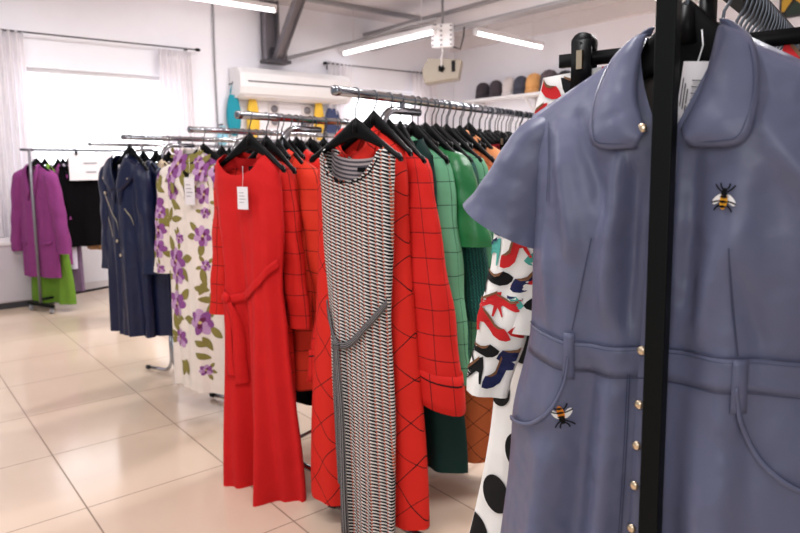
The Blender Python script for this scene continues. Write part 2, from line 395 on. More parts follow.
# ------------------------------------------------------------------ things on the left wall
def bag(y, z, w, h, mat, label, dpt=.12):
    t = empty('hanging_bag', (XW+.1, y, z), 0, label, 'bag'); m = MB()
    def fn(u, v):
        a = u*2*math.pi; r = (math.sin(math.pi*min(1, .12+.86*v))**.45)
        return (dpt/2*r*math.cos(a)*.9, w/2*r*(.75+.25*v)*math.sin(a), h*(1-v)), (u, v)
    m.grid(fn, 20, 12, closed=True); m.build('pouch', mat, t)
    m = MB(); m.tube([(0, -w*.2, h*.93), (0, -w*.12, h*1.15), (-.03, 0, h*1.25), (0, w*.12, h*1.15), (0, w*.2, h*.93)], .008, 6); m.build('handle', mat, t)
    m = MB(); m.tube([(-.1, 0, h*1.28), (.0, 0, h*1.28), (.01, 0, h*1.33)], .008, 6); m.build('hook', 'black', t)
M['teal'] = cloth('teal_cloth', (42, 146, 164)); M['pinkc'] = cloth('pink_cloth', (232, 150, 150)); M['cyan'] = cloth('pale_cyan', (150, 205, 225))
bag(3.62, 1.72, .22, .50, 'teal', 'teal bag hung on the wall beside the pipe')
bag(3.88, 1.66, .20, .52, 'yellowcloth', 'yellow bag hung on the wall beneath the air conditioner')
bag(3.46, 1.60, .16, .2, 'cyan', 'small pale blue bag hung left of the teal bag')
bag(4.86, 1.68, .18, .52, 'yellowcloth', 'yellow bag hung left of the dark blue bag')
bag(5.08, 1.72, .30, .40, 'darkblue', 'dark blue bag hung by the second window')
for y, lab in ((4.22, 'round wall dial fitting under the air conditioner, left one'), (4.72, 'round wall dial fitting under the air conditioner, right one')):
    t = empty('wall_socket', (XW, y, 1.88), 0, lab, 'socket')
    m = MB(); m.box((0, -.075, -.03), (.03, .075, .27)); m.build('plate', 'offwhite', t, smooth=False, bevel=.005)
    m = MB()
    for z in (.04, .2): m.lathe([(.05, .02), (.05, .045), (.03, .05)], (0, 0, z), 'x', 16)
    m.build('dial', 'steel', t)

# shelf with hats on the back wall
t = empty('wall_shelf', (-7.45, YW, 2.27), 0, 'white wall shelf carrying a row of hats', 'shelf')
m = MB(); m.box((0, -.3, 0), (2.6, 0, .035)); m.build('board', 'white', t, smooth=False)
for x in (.3, 1.3, 2.3):
    m = MB(); m.box((x, -.26, -.02), (x+.03, 0, 0)); m.box((x, -.03, -.22), (x+.03, 0, 0)); m.bar((x+.015, -.24, -.01), (x+.015, -.02, -.2), .02, .02); m.build('bracket', 'white', t, smooth=False)
hats = [(483, 'charcoal', (70, 64, 70), 'charcoal knitted hat, leftmost on the wall shelf', .11, .25), (496, 'dark grey', (78, 72, 78), 'dark grey knitted hat, second from left on the shelf', .1, .26), (509, 'white', (222, 214, 212), 'white knitted hat beside the dark grey ones', .1, .28),
        (521, 'slate', (74, 76, 90), 'slate blue hat left of the orange one', .11, .27), (534, 'orange', (222, 164, 104), 'orange hat on the wall shelf', .12, .28), (549, 'brown', (92, 82, 86), 'grey brown hat right of the orange one', .13, .3), (565, 'black', (60, 56, 60), 'dark hat at the right end of the visible shelf', .12, .26)]
for i, (px, nm, c, lab, r_, h_) in enumerate(hats):
    p = ony(px, 95, YW-.15); t = empty('hat', (p.x, YW-.15, 2.305), 0, lab, 'hat', 'hats on the wall shelf'); mt = cloth('hat_'+nm.replace(' ', '_'), c)
    m = MB(); m.lathe([(r_*.98, .045), (r_*1.0, h_*.5), (r_*.86, h_*.8), (r_*.5, h_*.95), (.01, h_)], (0, 0, 0), 'z', 18); m.build('crown', mt, t)
    m = MB(); m.lathe([(r_*.98, 0), (r_*1.06, .01), (r_*1.08, .05), (r_*1.0, .06)], (0, 0, 0), 'z', 18); m.build('brim', mt, t)
# picture at the upper right, on the back wall
k = NT('abstract_print', .6); nn = k.n('ShaderNodeTexVoronoi'); nn.inputs['Scale'].default_value = 9; k.l(k.obj(), nn.inputs[0])
rp = k.n('ShaderNodeValToRGB'); k.l(nn.outputs['Color'], rp.inputs[0]); cr = rp.color_ramp; cr.interpolation = 'CONSTANT'
for i, (pp, c) in enumerate(((0, (30, 24, 22)), (.3, (150, 70, 30)), (.45, (40, 60, 50)), (.6, (210, 170, 60)), (.7, (25, 25, 25)))):
    e = cr.elements[i] if i < 2 else cr.elements.new(pp); e.position = pp; e.color = lin(c)
k.color(rp.outputs[0])
p = ony(781, 17, YW-.03); t = empty('framed_picture', (p.x, YW, p.z), 0, 'dark multicoloured picture on the wall at top right', 'picture')
m = MB(); m.box((0, -.03, 0), (1.0, -.005, .8)); m.build('canvas', k.m, t, smooth=False)
m = MB(); m.box((-.02, -.035, -.02), (1.02, -.005, 0)); m.box((-.02, -.035, 0), (0, -.005, .82)); m.build('frame', 'darksteel', t, smooth=False)

# low grey cabinet and white garment at the left edge
t = empty('cabinet', (XW+.3, .62, 0), 0, 'low pale grey cabinet at the left edge behind the purple coat', 'cabinet')
m = MB(); m.box((-.28, -.5, .06), (.3, .78, .62)); m.build('body', plain('pale_grey_laminate', (196, 188, 196), .5), t, smooth=False, bevel=.02)
m = MB(); m.box((-.29, -.51, .62), (.31, .79, .65)); m.build('top', 'offwhite', t, smooth=False)
m = MB(); m.box((-.26, -.48, 0), (.27, .76, .06)); m.build('plinth', 'darksteel', t, smooth=False)

# ------------------------------------------------------------------ racks
class Rack:
    def __init__(s, p, T, ang):
        q = onz(p[0], p[1], T); s.o = Vector((q.x, q.y, T)); s.a = R(ang); s.d = Vector((-math.sin(s.a), math.cos(s.a), 0)); s.T = T
    def at(s, t, dz=0): return s.o+s.d*t+Vector((0, 0, dz))
def arc(c, r, a0, a1, n, plane):
    return [tuple(Vector(c)+Vector({'xz': (r*math.cos(a), 0, r*math.sin(a)), 'yz': (0, r*math.cos(a), r*math.sin(a))}[plane])) for a in [a0+(a1-a0)*i/n for i in range(n+1)]]
def chrome_rack(rk, L, label, near=.12, r=.0155):
    base = rk.at(0); base.z = 0
    t = empty('clothes_rack', base, rk.a, label, 'clothes rack', 'chrome clothes racks')
    m = MB(); m.tube([(0, 0, rk.T-.0), (0, L, rk.T)], r, 14); m.build('hanging_bar', 'brushed', t)
    for yy in (0, L):
        m = MB(); m.lathe([(r*.9, -.008), (r*1.08, -.005), (r*1.08, .01), (r*1.02, .014)], (0, yy, rk.T), 'y', 16); m.build('end_cap', 'chrome', t)
    pi = math.pi
    for yy, sg in ((near, 1), (L-near, -1)):
        # bent upright: vertical, then curves under the bar
        zt = rk.T-.042; rr = .085
        pts = [(0, yy, .32), (0, yy, zt-rr)]+[(0, yy+sg*(rr-rr*math.cos(a)), zt-rr+rr*math.sin(a)) for a in [pi/2*i/8 for i in range(1, 9)]]+[(0, yy+sg*(rr+.16), zt)]
        m = MB(); m.tube(pts, .0145, 12); u = m.build('upright', 'brushed', t)
        m = MB(); m.box((-.006, yy+sg*(rr+.05)-.01, zt), (.006, yy+sg*(rr+.05)+.01, rk.T)); m.build('saddle', 'brushed', u, smooth=False)
        for sx in (-1, 1):
            pts = [(sx*.013, yy, .5), (sx*.013, yy, .12)]+[(sx*(.013+.09-.09*math.cos(a)), yy, .12-.09*math.sin(a)) for a in [pi/2*i/7 for i in range(1, 8)]]+[(sx*.26, yy, .022)]
            m = MB(); m.tube(pts, .0115, 10); lg = m.build('leg', 'brushed', t)
            m = MB(); m.tube([(sx*.25, yy, .022), (sx*.275, yy, .020)], .0145, 10); m.build('rubber_foot', 'rubber', lg)
    m = MB(); m.tube([(0, near, .13), (0, L-near, .13)], .008, 8); m.build('lower_bar', 'brushed', t)
    return t
R0 = Rack((672, -75), 1.60, 13); R1 = Rack((335.5, 90.4), 1.59, 16.5); R2 = Rack((238, 114.8), 1.555, 17)
R3 = Rack((190, 129.5), 1.54, 17); R4 = Rack((123, 137.2), 1.53, 17); R5 = Rack((89.3, 144.2), 1.54, 17); R6 = Rack((22.5, 149.7), 1.52, 20)
chrome_rack(R1, 2.0, 'chrome rack nearest the middle, holding the black and white dress', .24)
chrome_rack(R2, 1.9, 'chrome rack holding the long plain red dress', .24)
chrome_rack(R3, 1.8, 'chrome rack holding the floral coat', .28)
chrome_rack(R4, 1.8, 'chrome rack holding the navy leather coat', .26)
chrome_rack(R5, 1.8, 'chrome rack between the navy coat and the black skirt', .34)
# black rack in the foreground
base = R0.at(0); base.z = 0
t = empty('clothes_rack', base, R0.a, 'black square-tube rack in the foreground in front of the blue dress', 'clothes rack')
for yy in (0, 1.7):
    m = MB(); m.box((-.0105, yy-.0105, 0.05), (.0105, yy+.0105, 1.72)); m.build('upright', 'blackmetal', t, smooth=False, bevel=.0015)
    m = MB(); m.box((-.24, yy-.0105, .03), (.24, yy+.0105, .05)); m.build('foot', 'blackmetal', t, smooth=False, bevel=.0015)
    for x in (-.22, .22):
        m = MB(); m.lathe([(.015, -.01), (.015, .01)], (x, yy, .015), 'y', 14); m.build('castor', 'rubber', t)
m = MB(); m.box((-.0105, .0, R0.T-.021), (.0105, 1.7, R0.T)); m.build('hanging_bar', 'blackmetal', t, smooth=False)
m = MB(); m.box((-.0105, .0, .20), (.0105, 1.7, .22)); m.build('lower_bar', 'blackmetal', t, smooth=False)
# far rack on castors
base = R6.at(0); base.z = 0
t = empty('clothes_rack', base, R6.a, 'small rack on castors at far left holding the purple coat', 'clothes rack')
m = MB(); m.tube([(0, -.02, R6.T), (0, 1.5, R6.T)], .012, 10); m.build('hanging_bar', 'darksteel', t)
for yy in (.06, 1.44):
    m = MB(); m.tube([(0, yy, .07), (0, yy, R6.T)], .013, 10); m.build('upright', 'steel', t)
    m = MB(); m.box((-.2, yy-.015, .06), (.2, yy+.015, .085)); m.build('foot', 'blackmetal', t, smooth=False)
    for x in (-.17, .17):
        m = MB(); m.lathe([(.025, -.012), (.025, .012)], (x, yy, .025), 'y', 14); m.box((x-.005, yy-.01, .025), (x+.005, yy+.01, .06)); m.build('castor', 'grey', t)
m = MB(); m.tube([(0, .06, .12), (0, 1.44, .12)], .012, 10); m.build('lower_bar', 'blackmetal', t)

# ------------------------------------------------------------------ hangers
PI = math.pi
def hook_pts(rb=.017, drop=.085):
    # hook goes over the bar (centre 0,0,0) in the x-z plane and runs down to the neck
    p = [(math.cos(a)*rb, 0, math.sin(a)*rb) for a in [PI*1.12*i/12 for i in range(12, -1, -1)]]
    p += [(rb*.95, 0, -.012), (rb*.6, 0, -.03), (rb*.1, 0, -.045), (0, 0, -.06), (0, 0, -drop)]
    return p
def make_hanger(hw=.19, neck=.085, drop=.13, thick=.015, mat='black', clips=False):
    t = bpy.data.objects.new('clothes_hanger', None); COL.objects.link(t)
    m = MB(); m.tube(hook_pts(drop=neck+.012), .0024, 8); m.build('hook', 'wire', t)
    m = MB()
    if clips:
        m.tube([(0, 0, -neck), (0, 0, -neck-.05)], .011, 8)
        m.bar((-hw, 0, -neck-.055), (hw, 0, -neck-.055), .010, .018)
        m.build('crossbar', mat, t)
        for sx in (-1, 1):
            m = MB()
            m.lathe([(.002, -.012), (.015, -.011), (.016, 0), (.015, .011), (.002, .012)], (sx*(hw-.035), 0, -neck-.035), 'y', 14)
            m.bar((sx*(hw-.035), -.009, -neck-.03), (sx*(hw-.035), -.009, -neck-.10), .028, .006)
            m.bar((sx*(hw-.035), .009, -neck-.03), (sx*(hw-.035), .009, -neck-.10), .028, .006)
            c = m.build('clip', mat, t)
            m = MB(); m.box((sx*(hw-.035)-.004, -.018, -neck-.07), (sx*(hw-.035)+.004, -.012, -neck-.045)); m.build('spring', 'gold', c, smooth=False)
    else:
        def fn(u, v):
            x = (u*2-1); ax = abs(x)
            zc = -neck-drop*(ax**1.08)-.004; hgt = .026*(1-ax)**1.7+.009+.005*(ax > .9); th = thick*(.45+.55*ax**1.4)
            e = 1.0 if ax < .97 else .55
            a = v*2*PI
            return (x*hw, th*e*math.cos(a)-.012*ax**2, zc+hgt*e*math.sin(a)-.01*(1-ax)), (u, v)
        N_, V_ = 36, 12; b0 = len(m.v)
        for i in range(N_+1):
            for j in range(V_): m.vert(fn(i/N_, j/V_)[0])
        for i in range(N_):
            for j in range(V_): m.face((b0+i*V_+j, b0+i*V_+(j+1) % V_, b0+(i+1)*V_+(j+1) % V_, b0+(i+1)*V_+j))
        m.face([b0+j for j in range(V_)]); m.face([b0+N_*V_+j for j in range(V_)][::-1])
        m.build('shoulder_frame', mat, t)
        m = MB(); m.tube([(0, 0, -neck+.012), (0, 0, -neck-.03)], [.008, .013], 10); m.build('neck', mat, t)
    return t
first = {}
def hanger(rk, s, label, group, kind='shape', hw=.19, tilt=0, neck=.085, drop=.13, thick=.013):
    key = (kind, hw, neck, drop)
    if key not in first:
        h = make_hanger(hw, neck, drop, thick, clips=(kind == 'clip')); first[key] = h
        h.location = rk.at(s); h.rotation_euler = (0, 0, rk.a+tilt)
    else: h = copy_tree(first[key], rk.at(s), rk.a+tilt)
    return tag(h, label, 'hanger', group)

# ------------------------------------------------------------------ garments
class Cloth:
    """front and back panels of a hanging garment; x across, d = distance below the bar"""
    def __init__(s, L, sw=.18, nw=.075, neck=.10, sd=.07, nf=.06, nb=.012, W=None, T=None, fold=(.0, .012, 5), seed=1, xs=None, vneck=False, hem=0):
        s.L, s.sw, s.nw, s.neck, s.sd, s.nf, s.nb, s.vn, s.hem = L, sw, nw, neck, sd, nf, nb, vneck, hem
        s.W = W or [(neck, sw), (neck+.25, sw*.93), (L, sw*1.1)]; s.T = T or [(neck, .02), (neck+.2, .05), (L, .05)]
        s.fold = fold; s.cr = []; r = random.Random(seed); s.ph = [r.random()*6.28 for _ in range(8)]; s.am = [.6+.8*r.random() for _ in range(8)]; s.xs = xs or [(0, 0), (1, 0)]
    def hw(s, d): return lerp(s.W, d)
    def sh(s, a):
        a = min(a, s.sw)
        return s.neck if a < s.nw else s.neck+s.sd*((a-s.nw)/(s.sw-s.nw+1e-9))
    def top(s, u, front=True):
        a = abs(u)*s.sw; b = s.sh(a)
        if a < s.nw:
            q = a/s.nw; b += (s.nf if front else s.nb)*((1-q)**.7 if s.vn and front else math.sqrt(max(0, 1-q**2.4)))
        return b
    def wave(s, u, d, side):
        t = max(0, min(1, (d-s.neck)/(s.L-s.neck))); A = s.fold[0]+(s.fold[1]-s.fold[0])*t**1.3; f = s.fold[2]
        k = 0 if side < 0 else 3
        w = s.am[k]*math.sin(u*f+s.ph[k]+1.2*t)+.6*s.am[k+1]*math.sin(u*f*1.7+s.ph[k+1]-t*1.6)+.35*math.sin(u*f*3.1+s.ph[k+2]+t)
        return A*w*(1-abs(u)**8)
    def P(s, u, d, side=-1, off=0):
        x = u*s.hw(d)+lerp(s.xs, d); t = lerp(s.T, d)
        ss = s.sh(abs(u)*s.sw)
        g = max(0, min(1, (d-ss)/.10)); g = .18+.82*math.sqrt(g)*1.0 if g > 0 else .18
        g *= 1 if d > ss+.001 else .0
        prof = math.sqrt(max(0, 1-abs(u)**2.6))
        y = side*(t*prof*g+off)+s.wave(u, d, side)*min(1, max(0, (d-ss)/.2))
        if side < 0 and s.cr:
            for (x0, d0, x1, d1, wd, am) in s.cr:
                px, pd = x-lerp(s.xs, d)-x0, d-d0; vx, vd = x1-x0, d1-d0; L2 = vx*vx+vd*vd; t_ = max(0, min(1, (px*vx+pd*vd)/L2))
                q = ((px-vx*t_)**2+(pd-vd*t_)**2)/(wd*wd); y -= 1.5*am*math.exp(-q)*(.3+.7*math.sin(PI*min(1, max(0, .1+.8*t_))))*(1-abs(u)**6)
        if s.hem: d = d+s.hem*math.sin(u*4+s.ph[7])*max(0, (d-s.neck)/(s.L-s.neck))**6
        return Vector((x, y, -d))
    def front(s, x, d, off=.002):
        h = s.hw(d); u = max(-.985, min(.985, (x-lerp(s.xs, d))/h)); return s.P(u, min(d, s.L-.001), -1, off)
    def mesh(s, nu=44, nv=46, mb=None):
        m = mb or MB()
        for side in (-1, 1):
            def fn(u, v, side=side):
                uu = math.sin((u-.5)*PI*.999)*.35+(u*2-1)*.65; d0 = s.top(uu, side < 0); d = d0+(s.L-d0)*v
                if abs(uu) > .9995: uu = math.copysign(1, uu)
                return s.P(uu, d, side), (uu*s.hw(d)+.37, -d)
            m.grid(fn, nu, nv, 0, flip=(side > 0))
        return m
    def strip(s, A, Bp, off=.004, n=4, sub=3, mb=None, mi=0, bulge=0, along=False):
        """patch between two outlines given in (x, d)"""
        def cr(L_, t):
            k = len(L_)-1; f = t*k; i = min(int(f), k-1); f -= i
            g = lambda j: L_[max(0, min(k, j))]
            out = []
            for c in (0, 1):
                a, b, c_, d_ = g(i-1)[c], g(i)[c], g(i+1)[c], g(i+2)[c]
                out.append(.5*((2*b)+(-a+c_)*f+(2*a-5*b+4*c_-d_)*f*f+(-a+3*b-3*c_+d_)*f**3))
            return out
        m = mb or MB()
        def fn(u, v):
            a = cr(A, v); b = cr(Bp, v); x = a[0]+(b[0]-a[0])*u; d = a[1]+(b[1]-a[1])*u
            return s.front(x, d, off+bulge*math.sin(PI*u)), ((u*.028, v*.3) if along else (x, -d))
        m.grid(fn, n, max(4, sub*(len(A)-1)), mi); return m
    def line(s, pts, w=.002, off=.002, mb=None, mi=0):
        """a seam: thin raised welt along points (x, d)"""
        A, Bp = [], []
        for i, p in enumerate(pts):
            q = pts[min(i+1, len(pts)-1)]; r = pts[max(i-1, 0)]; dx, dy = q[0]-r[0], q[1]-r[1]; l = math.hypot(dx, dy) or 1
            A.append((p[0]-dy/l*w/2, p[1]+dx/l*w/2)); Bp.append((p[0]+dy/l*w/2, p[1]-dx/l*w/2))
        return s.strip(A, Bp, off, 1, 6, mb, mi, 0)
class Sleeve:
    def __init__(s, c, side, L, w0=.075, w1=.055, out=.06, dpt=.7, fwd=0, seed=0, bend=0, start=None, fold=.004, cuffslant=0, capd=.08):
        s.c, s.side, s.L, s.w0, s.w1, s.out, s.dpt, s.fwd, s.bend, s.fold, s.slant, s.capd = c, side, L, w0, w1, out, dpt, fwd, bend, fold, cuffslant, capd
        s.d0 = c.neck+c.sd-.004; s.x0 = start if start is not None else c.sw-w0*.62; r = random.Random(seed+7); s.ph = [r.random()*6 for _ in range(4)]
        s.d0 = c.sh(min(c.sw, s.x0))-.002 if start is None else s.d0
    def low(s, d): s.d0 = d; return s
    def ctr(s, t):
        x = s.x0+s.out*t**.8+s.bend*math.sin(PI*t); return s.side*x+lerp(s.c.xs, s.d0), s.fwd*t*t, s.d0+s.L*t
    def rad(s, t):
        w_ = s.w0+(s.w1-s.w0)*t; q = min(1, t*s.L/s.capd); return w_*math.sqrt(max(0.002, 1-(1-q)**2))
    def P(s, a, t, off=0):
        x, y, d = s.ctr(t); r = s.rad(t)
        w_ = s.fold*(math.sin(3*a+s.ph[0]+5*t)+.7*math.sin(5*a+s.ph[1]-9*t)+.8*math.sin(t*22+s.ph[2]+a))*min(1, t*5)
        cx = math.cos(a); return Vector((x+(r+w_+off)*cx, y-(r*s.dpt+w_+off)*math.sin(a), -d-s.slant*cx*s.side*t**3))
    def front(s, x, d, off=.002):
        t = max(0.02, min(.995, (d-s.d0)/s.L)); cx = s.ctr(t)[0]; r = s.rad(t); q = max(-.97, min(.97, (x-cx)/r)); return s.P(math.acos(q), t, off)
    def mesh(s, nu=24, nv=26, mb=None):
        m = mb or MB()
        def fn(u, v):
            a = u*2*PI; r = s.rad(1)
            return s.P(a, v), ((a/(2*PI))*r*6+.11*s.side, -(s.d0+s.L*v))
        m.grid(fn, nu, nv, 0, closed=True, flip=True); return m
def patch_loop(mb): return mb
def garment(name, rk, s_, label, cat, c, mat, tilt=0, group=None, dx=0):
    t = empty(name, rk.at(s_)+Vector((math.cos(rk.a), math.sin(rk.a), 0))*dx, rk.a+tilt, label, cat, group)
    return t
def cuff(sl, t0, mat, parent, off=.003):
    m = MB(); m.grid(lambda u, v: (sl.P(u*2*PI, t0+(1-t0)*v*1.0, off), (u*sl.rad(1)*6, -v*.05-sl.L)), 24, 4, closed=True, flip=True); return m.build('cuff', mat, parent, solid=.002)
def collar(c, parent, mat, drop=.07, w=.05, mi='collar'):
    for sx in (-1, 1):
        A = [(sx*(c.nw*.95), c.neck-.006), (sx*c.nw*.7, c.top(.7*c.nw/c.sw)-.004), (sx*.006, c.top(0)+.004)]
        Bp = [(sx*(c.nw+w*.45), c.sh(c.nw+w*.45)-.002), (sx*(c.nw*.7+w*.9), c.top(.7*c.nw/c.sw)+w*.6), (sx*w*.75, c.top(0)+drop)]
        c.strip(A, Bp, .008, 5, 4, bulge=.006).build('collar', mat, parent, solid=.003)
def card(parent, x, y, d, w, h, name='price_tag', rows=4, barcode=False, rz=0, cord=.05):
    t = empty(name, (0, 0, 0)); return t
def price_tag(rk, s_, label, x, y, d, w, h, rows=4, barcode=False, cord=.06, tilt=0, roll=0):
    q = rk.at(s_)+Vector((math.cos(rk.a), math.sin(rk.a), 0))*x+rk.d*y; q.z -= d
    t = empty('price_tag', q, rk.a+tilt, label, 'tag', 'price tags'); t.rotation_euler = (0, roll, rk.a+tilt)
    m = MB(); m.box((-w/2, -.0005, -h), (w/2, .0005, 0)); m.build('card', 'paper', t, smooth=False)
    m = MB()
    if barcode:
        for k in range(11): m.box((-.002+.0, -.0012, -.02-.0018*k*1.3), (.011, -.0006, -.0208-.0018*k*1.3+(.0009 if k % 3 else 0)))
        for k in range(6): m.box((-.012+.003*(k % 3), -.0012, -.018-.006*k), (-.011+.003*(k % 3), -.0006, -.040-.003*k))
        for k in range(4): m.box((-.006+.004*k, -.0012, -.055), (-.0045+.004*k, -.0006, -.07))
    else:
        for k in range(rows): m.box((-w*.33, -.0012, -h*(.25+.14*k)-h*.03), (w*(.1+.2*((k*7) % 3)/2), -.0006, -h*(.25+.14*k)))
    m.build('print', 'greyink' if not barcode else 'ink', t, smooth=False)
    m = MB(); m.tube([(0, 0, -.006), (.003, .003, cord*.5), (-.002, .008, cord)], .0008, 5); m.build('cord', 'white', t)
    return t

# ======================================================= foreground: blue leather dress (black rack)
SLATE = leather('slate_blue_leather', (91, 94, 118), .40, .2, .8); SLATE_D = leather('slate_blue_edge', (58, 62, 86), .45)
M['slate'] = SLATE; M['slate_edge'] = SLATE_D
S0 = .07
hanger(R0, S0, 'black hanger inside the slate blue dress', 'black hangers on the foreground rack', neck=.080, drop=.104, hw=.128, thick=.007)
c = Cloth(1.35, sw=.185, nw=.044, neck=.097, sd=.083, nf=.128, nb=.015, vneck=True,
          W=[(.09, .185), (.2, .187), (.3, .176), (.45, .172), (.60, .198), (.9, .215), (1.35, .24)],
          T=[(.09, .05), (.22, .055), (.32, .058), (.45, .05), (.6, .055), (1.35, .06)], fold=(.006, .018, 6), seed=4,
          xs=[(0, .004), (.22, -.004), (.5, -.014), (1.35, -.045)])
D = garment('shirt_dress', R0, S0, 'slate blue leather shirt dress with bee embroidery in the right foreground', 'dress', c, 'slate')
cx = lambda d: lerp(c.xs, d)
c.cr = [(-.135, .20, -.10, .34, .012, .009), (-.105, .19, -.06, .30, .010, -.008), (-.05, .24, -.055, .42, .011, .009), (-.03, .25, -.03, .43, .008, -.009), (-.145, .33, -.13, .44, .010, .007),
        (.06, .33, .05, .44, .012, .008), (.095, .20, .16, .30, .013, .010), (.13, .18, .155, .24, .009, -.007), (.085, .36, .11, .44, .010, -.006), (.03, .24, .035, .40, .010, -.006),
        (-.07, .50, -.09, .80, .016, -.009), (-.045, .52, -.05, 1.0, .014, .007), (.05, .50, .07, .85, .018, .009), (.10, .50, .13, .95, .013, -.008), (-.13, .62, -.15, 1.1, .02, .01)]
c.mesh(110, 120).build('bodice_and_skirt', 'slate', D, merge=.0005)
for sd_, lab in ((-1, 0), (1, 1)):
    sl = Sleeve(c, sd_, .150, .030, .058, .070, .8, seed=3+lab, fold=.0008, cuffslant=-.030, capd=.03, start=.160)
    sl.mesh(32, 16).build('sleeve', 'slate', D)
# brown lining visible in the neck
M['lining'] = cloth('brown_grey_lining', (112, 104, 98), .9)
m = MB(); m.grid(lambda u, v: (Vector(((u*2-1)*.054+cx(.1), .016-.012*(1-abs(u*2-1)), -(.11+.16*v))), (u, v)), 14, 10); m.build('lining', 'lining', D)
m = MB(); m.box((-.03, -.002, -.165), (.018, .0, -.112)); m.build('neck_label', 'black', D, smooth=False)
# collar: rounded leaves that roll over the shoulder line
for sx in (-1, 1):
    q = lambda x, d: (sx*x*(.93 if sx > 0 else .9)+cx(d), d)
    A = [q(.038, .088), q(.041, .10), q(.041, .13), q(.036, .17), q(.020, .208)]
    Bp = [q(.052, .094), q(.080, .122), q(.093, .172), q(.086, .222), q(.030, .226)]
    m = c.strip(A, Bp, .009, 10, 6, bulge=.007); m.build('collar', 'slate', D, solid=.003)
    e = [q(.052, .098), q(.077, .124), q(.0895, .172), q(.083, .214), q(.062, .221), q(.033, .221)]
    c.line(e, .0013, .0145).build('stitching', 'slate_edge', D)
# waistband, placket, loops, pockets and seams
wb = .455
band = [[(x, wb+.018*(0)) for x in ()]]
xs_ = [-.168+.336*i/12+cx(wb) for i in range(13)]
c.strip([(x, wb-.002+.006*math.sin(i*.5)) for i, x in enumerate(xs_)], [(x, wb+.036+.006*math.sin(i*.5)) for i, x in enumerate(xs_)], .0015, 4, 3).build('waistband', 'slate', D, solid=.001)
m = MB()
c.line([(x, wb-.002+.006*math.sin(i*.5)) for i, x in enumerate(xs_)], .0018, .0045, m); c.line([(x, wb+.036+.006*math.sin(i*.5)) for i, x in enumerate(xs_)], .0018, .0045, m)
c.line([(x, wb+.003+.006*math.sin(i*.5)) for i, x in enumerate(xs_)], .0008, .0046, m)
for sx in (-1, 1):
    c.line([(sx*.075+cx(.32), .33), (sx*.082+cx(.38), .38), (sx*.092+cx(.44), .445)], .0016, .0025, m)
    c.line([(sx*.150+cx(.2), .19), (sx*.143+cx(.25), .24), (sx*.142+cx(.3), .29)], .0014, .0025, m)
c.line([(-.012+cx(d), d) for d in (.235, .3, .37, .44)], .0014, .0035, m)
c.line([(-.022+cx(d), d) for d in (.49, .6, .8, 1.0, 1.3)], .0014, .0035, m); c.line([(-.0245+cx(d), d) for d in (.49, .6, .8, 1.0, 1.3)], .0008, .0035, m)
m.build('seam', 'slate_edge', D)
c.strip([(-.014+cx(d), d) for d in (.225, .35, .5, .7, 1.0, 1.34)], [(.014+cx(d), d) for d in (.225, .35, .5, .7, 1.0, 1.34)], .003, 3, 6).build('placket', 'slate', D, solid=.002)
for sx in (-1, 1):
    x = sx*.095+cx(wb)
    c.strip([(x-.006, wb-.006), (x-.006, wb+.02), (x-.006, wb+.052)], [(x+.007, wb-.006), (x+.007, wb+.02), (x+.007, wb+.052)], .0045, 2, 3).build('belt_loop', 'slate', D, solid=.0015)
    e = [(sx*.092+cx(.49), .482), (sx*.098+cx(.52), .520), (sx*.116+cx(.55), .556), (sx*.150+cx(.58), .584), (sx*.190+cx(.6), .594)]
    o2 = [(a[0]+sx*.0025, a[1]-.0045) for a in e]
    c.strip(e, o2, .006, 2, 6).build('pocket_welt', 'slate', D, solid=.003)
    c.line(o2, .0018, .006).build('pocket_edge', 'slate_edge', D)
for d in (.205, .46, .525, .575, .625, .68, .74, .80):
    p = c.front(cx(d)-.011 if d > .3 else cx(d)-.022, d, .004 if d > .3 else .012)
    m = MB(); m.lathe([(.0034, .002), (.0056, .001), (.0056, -.001), (.0044, -.0026), (.0018, -.0032)], p, 'y', 18); m.build('snap_button', 'gold', D)
# embroidered bees
M['bee_y'] = cloth('yellow_thread', (230, 160, 40)); M['bee_w'] = cloth('white_thread', (226, 222, 220)); M['bee_o'] = cloth('orange_thread', (222, 128, 38))
def bee(x0, d0, rot, sc_, om='bee_y'):
    m = MB(); cr_, sr_ = math.cos(rot), math.sin(rot)
    def T(x, y): x *= sc_; y *= sc_; return (x0+x*cr_-y*sr_, d0+x*sr_+y*cr_)
    def ell(cx_, cy_, rx, ry, a, mi, off):
        pts = [T(cx_+rx*math.cos(t)*math.cos(a)-ry*math.sin(t)*math.sin(a), cy_+rx*math.cos(t)*math.sin(a)+ry*math.sin(t)*math.cos(a)) for t in [2*PI*i/18 for i in range(18)]]
        m.poly(pts, lambda a_, b_: c.front(a_, b_, off), mi)
    for sx in (-1, 1):
        ell(sx*.40, .18, .20, .44, -sx*.75, 2, .0032)
        for k, (ax, ay, bx_, by_) in enumerate(((.1, -.45, .28, -.85), (.15, -.3, .6, -.75), (.2, .25, .75, .42), (.2, .5, .55, .9))):
            p = [T(sx*ax, ay), T(sx*(ax+bx_)/2+sx*.06, (ay+by_)/2), T(sx*bx_, by_)]
            c.line(p, .0016, .0036, m, 0)
    ell(0, .25, .24, .55, 0, 1, .0044); ell(0, -.38, .15, .17, 0, 0, .0042); ell(0, -.18, .2, .16, 0, 0, .0048)
    for k, yy in enumerate((.0, .30, .60)): ell(0, yy, .25-.05*(k == 2)-.02*(k == 0), .085, 0, 0, .0056)
    m.build('embroidered_bee', ['black', om, 'bee_w'], D)
bee(.066+cx(.3), .278, .05, .0165); bee(-.100+cx(.55), .556, PI-.25, .0175, 'bee_o')
price_tag(R0, S0, 'white barcode price tag inside the collar of the blue dress', .016, -.014, .132, .028, .085, barcode=True, cord=.035, roll=R(6))

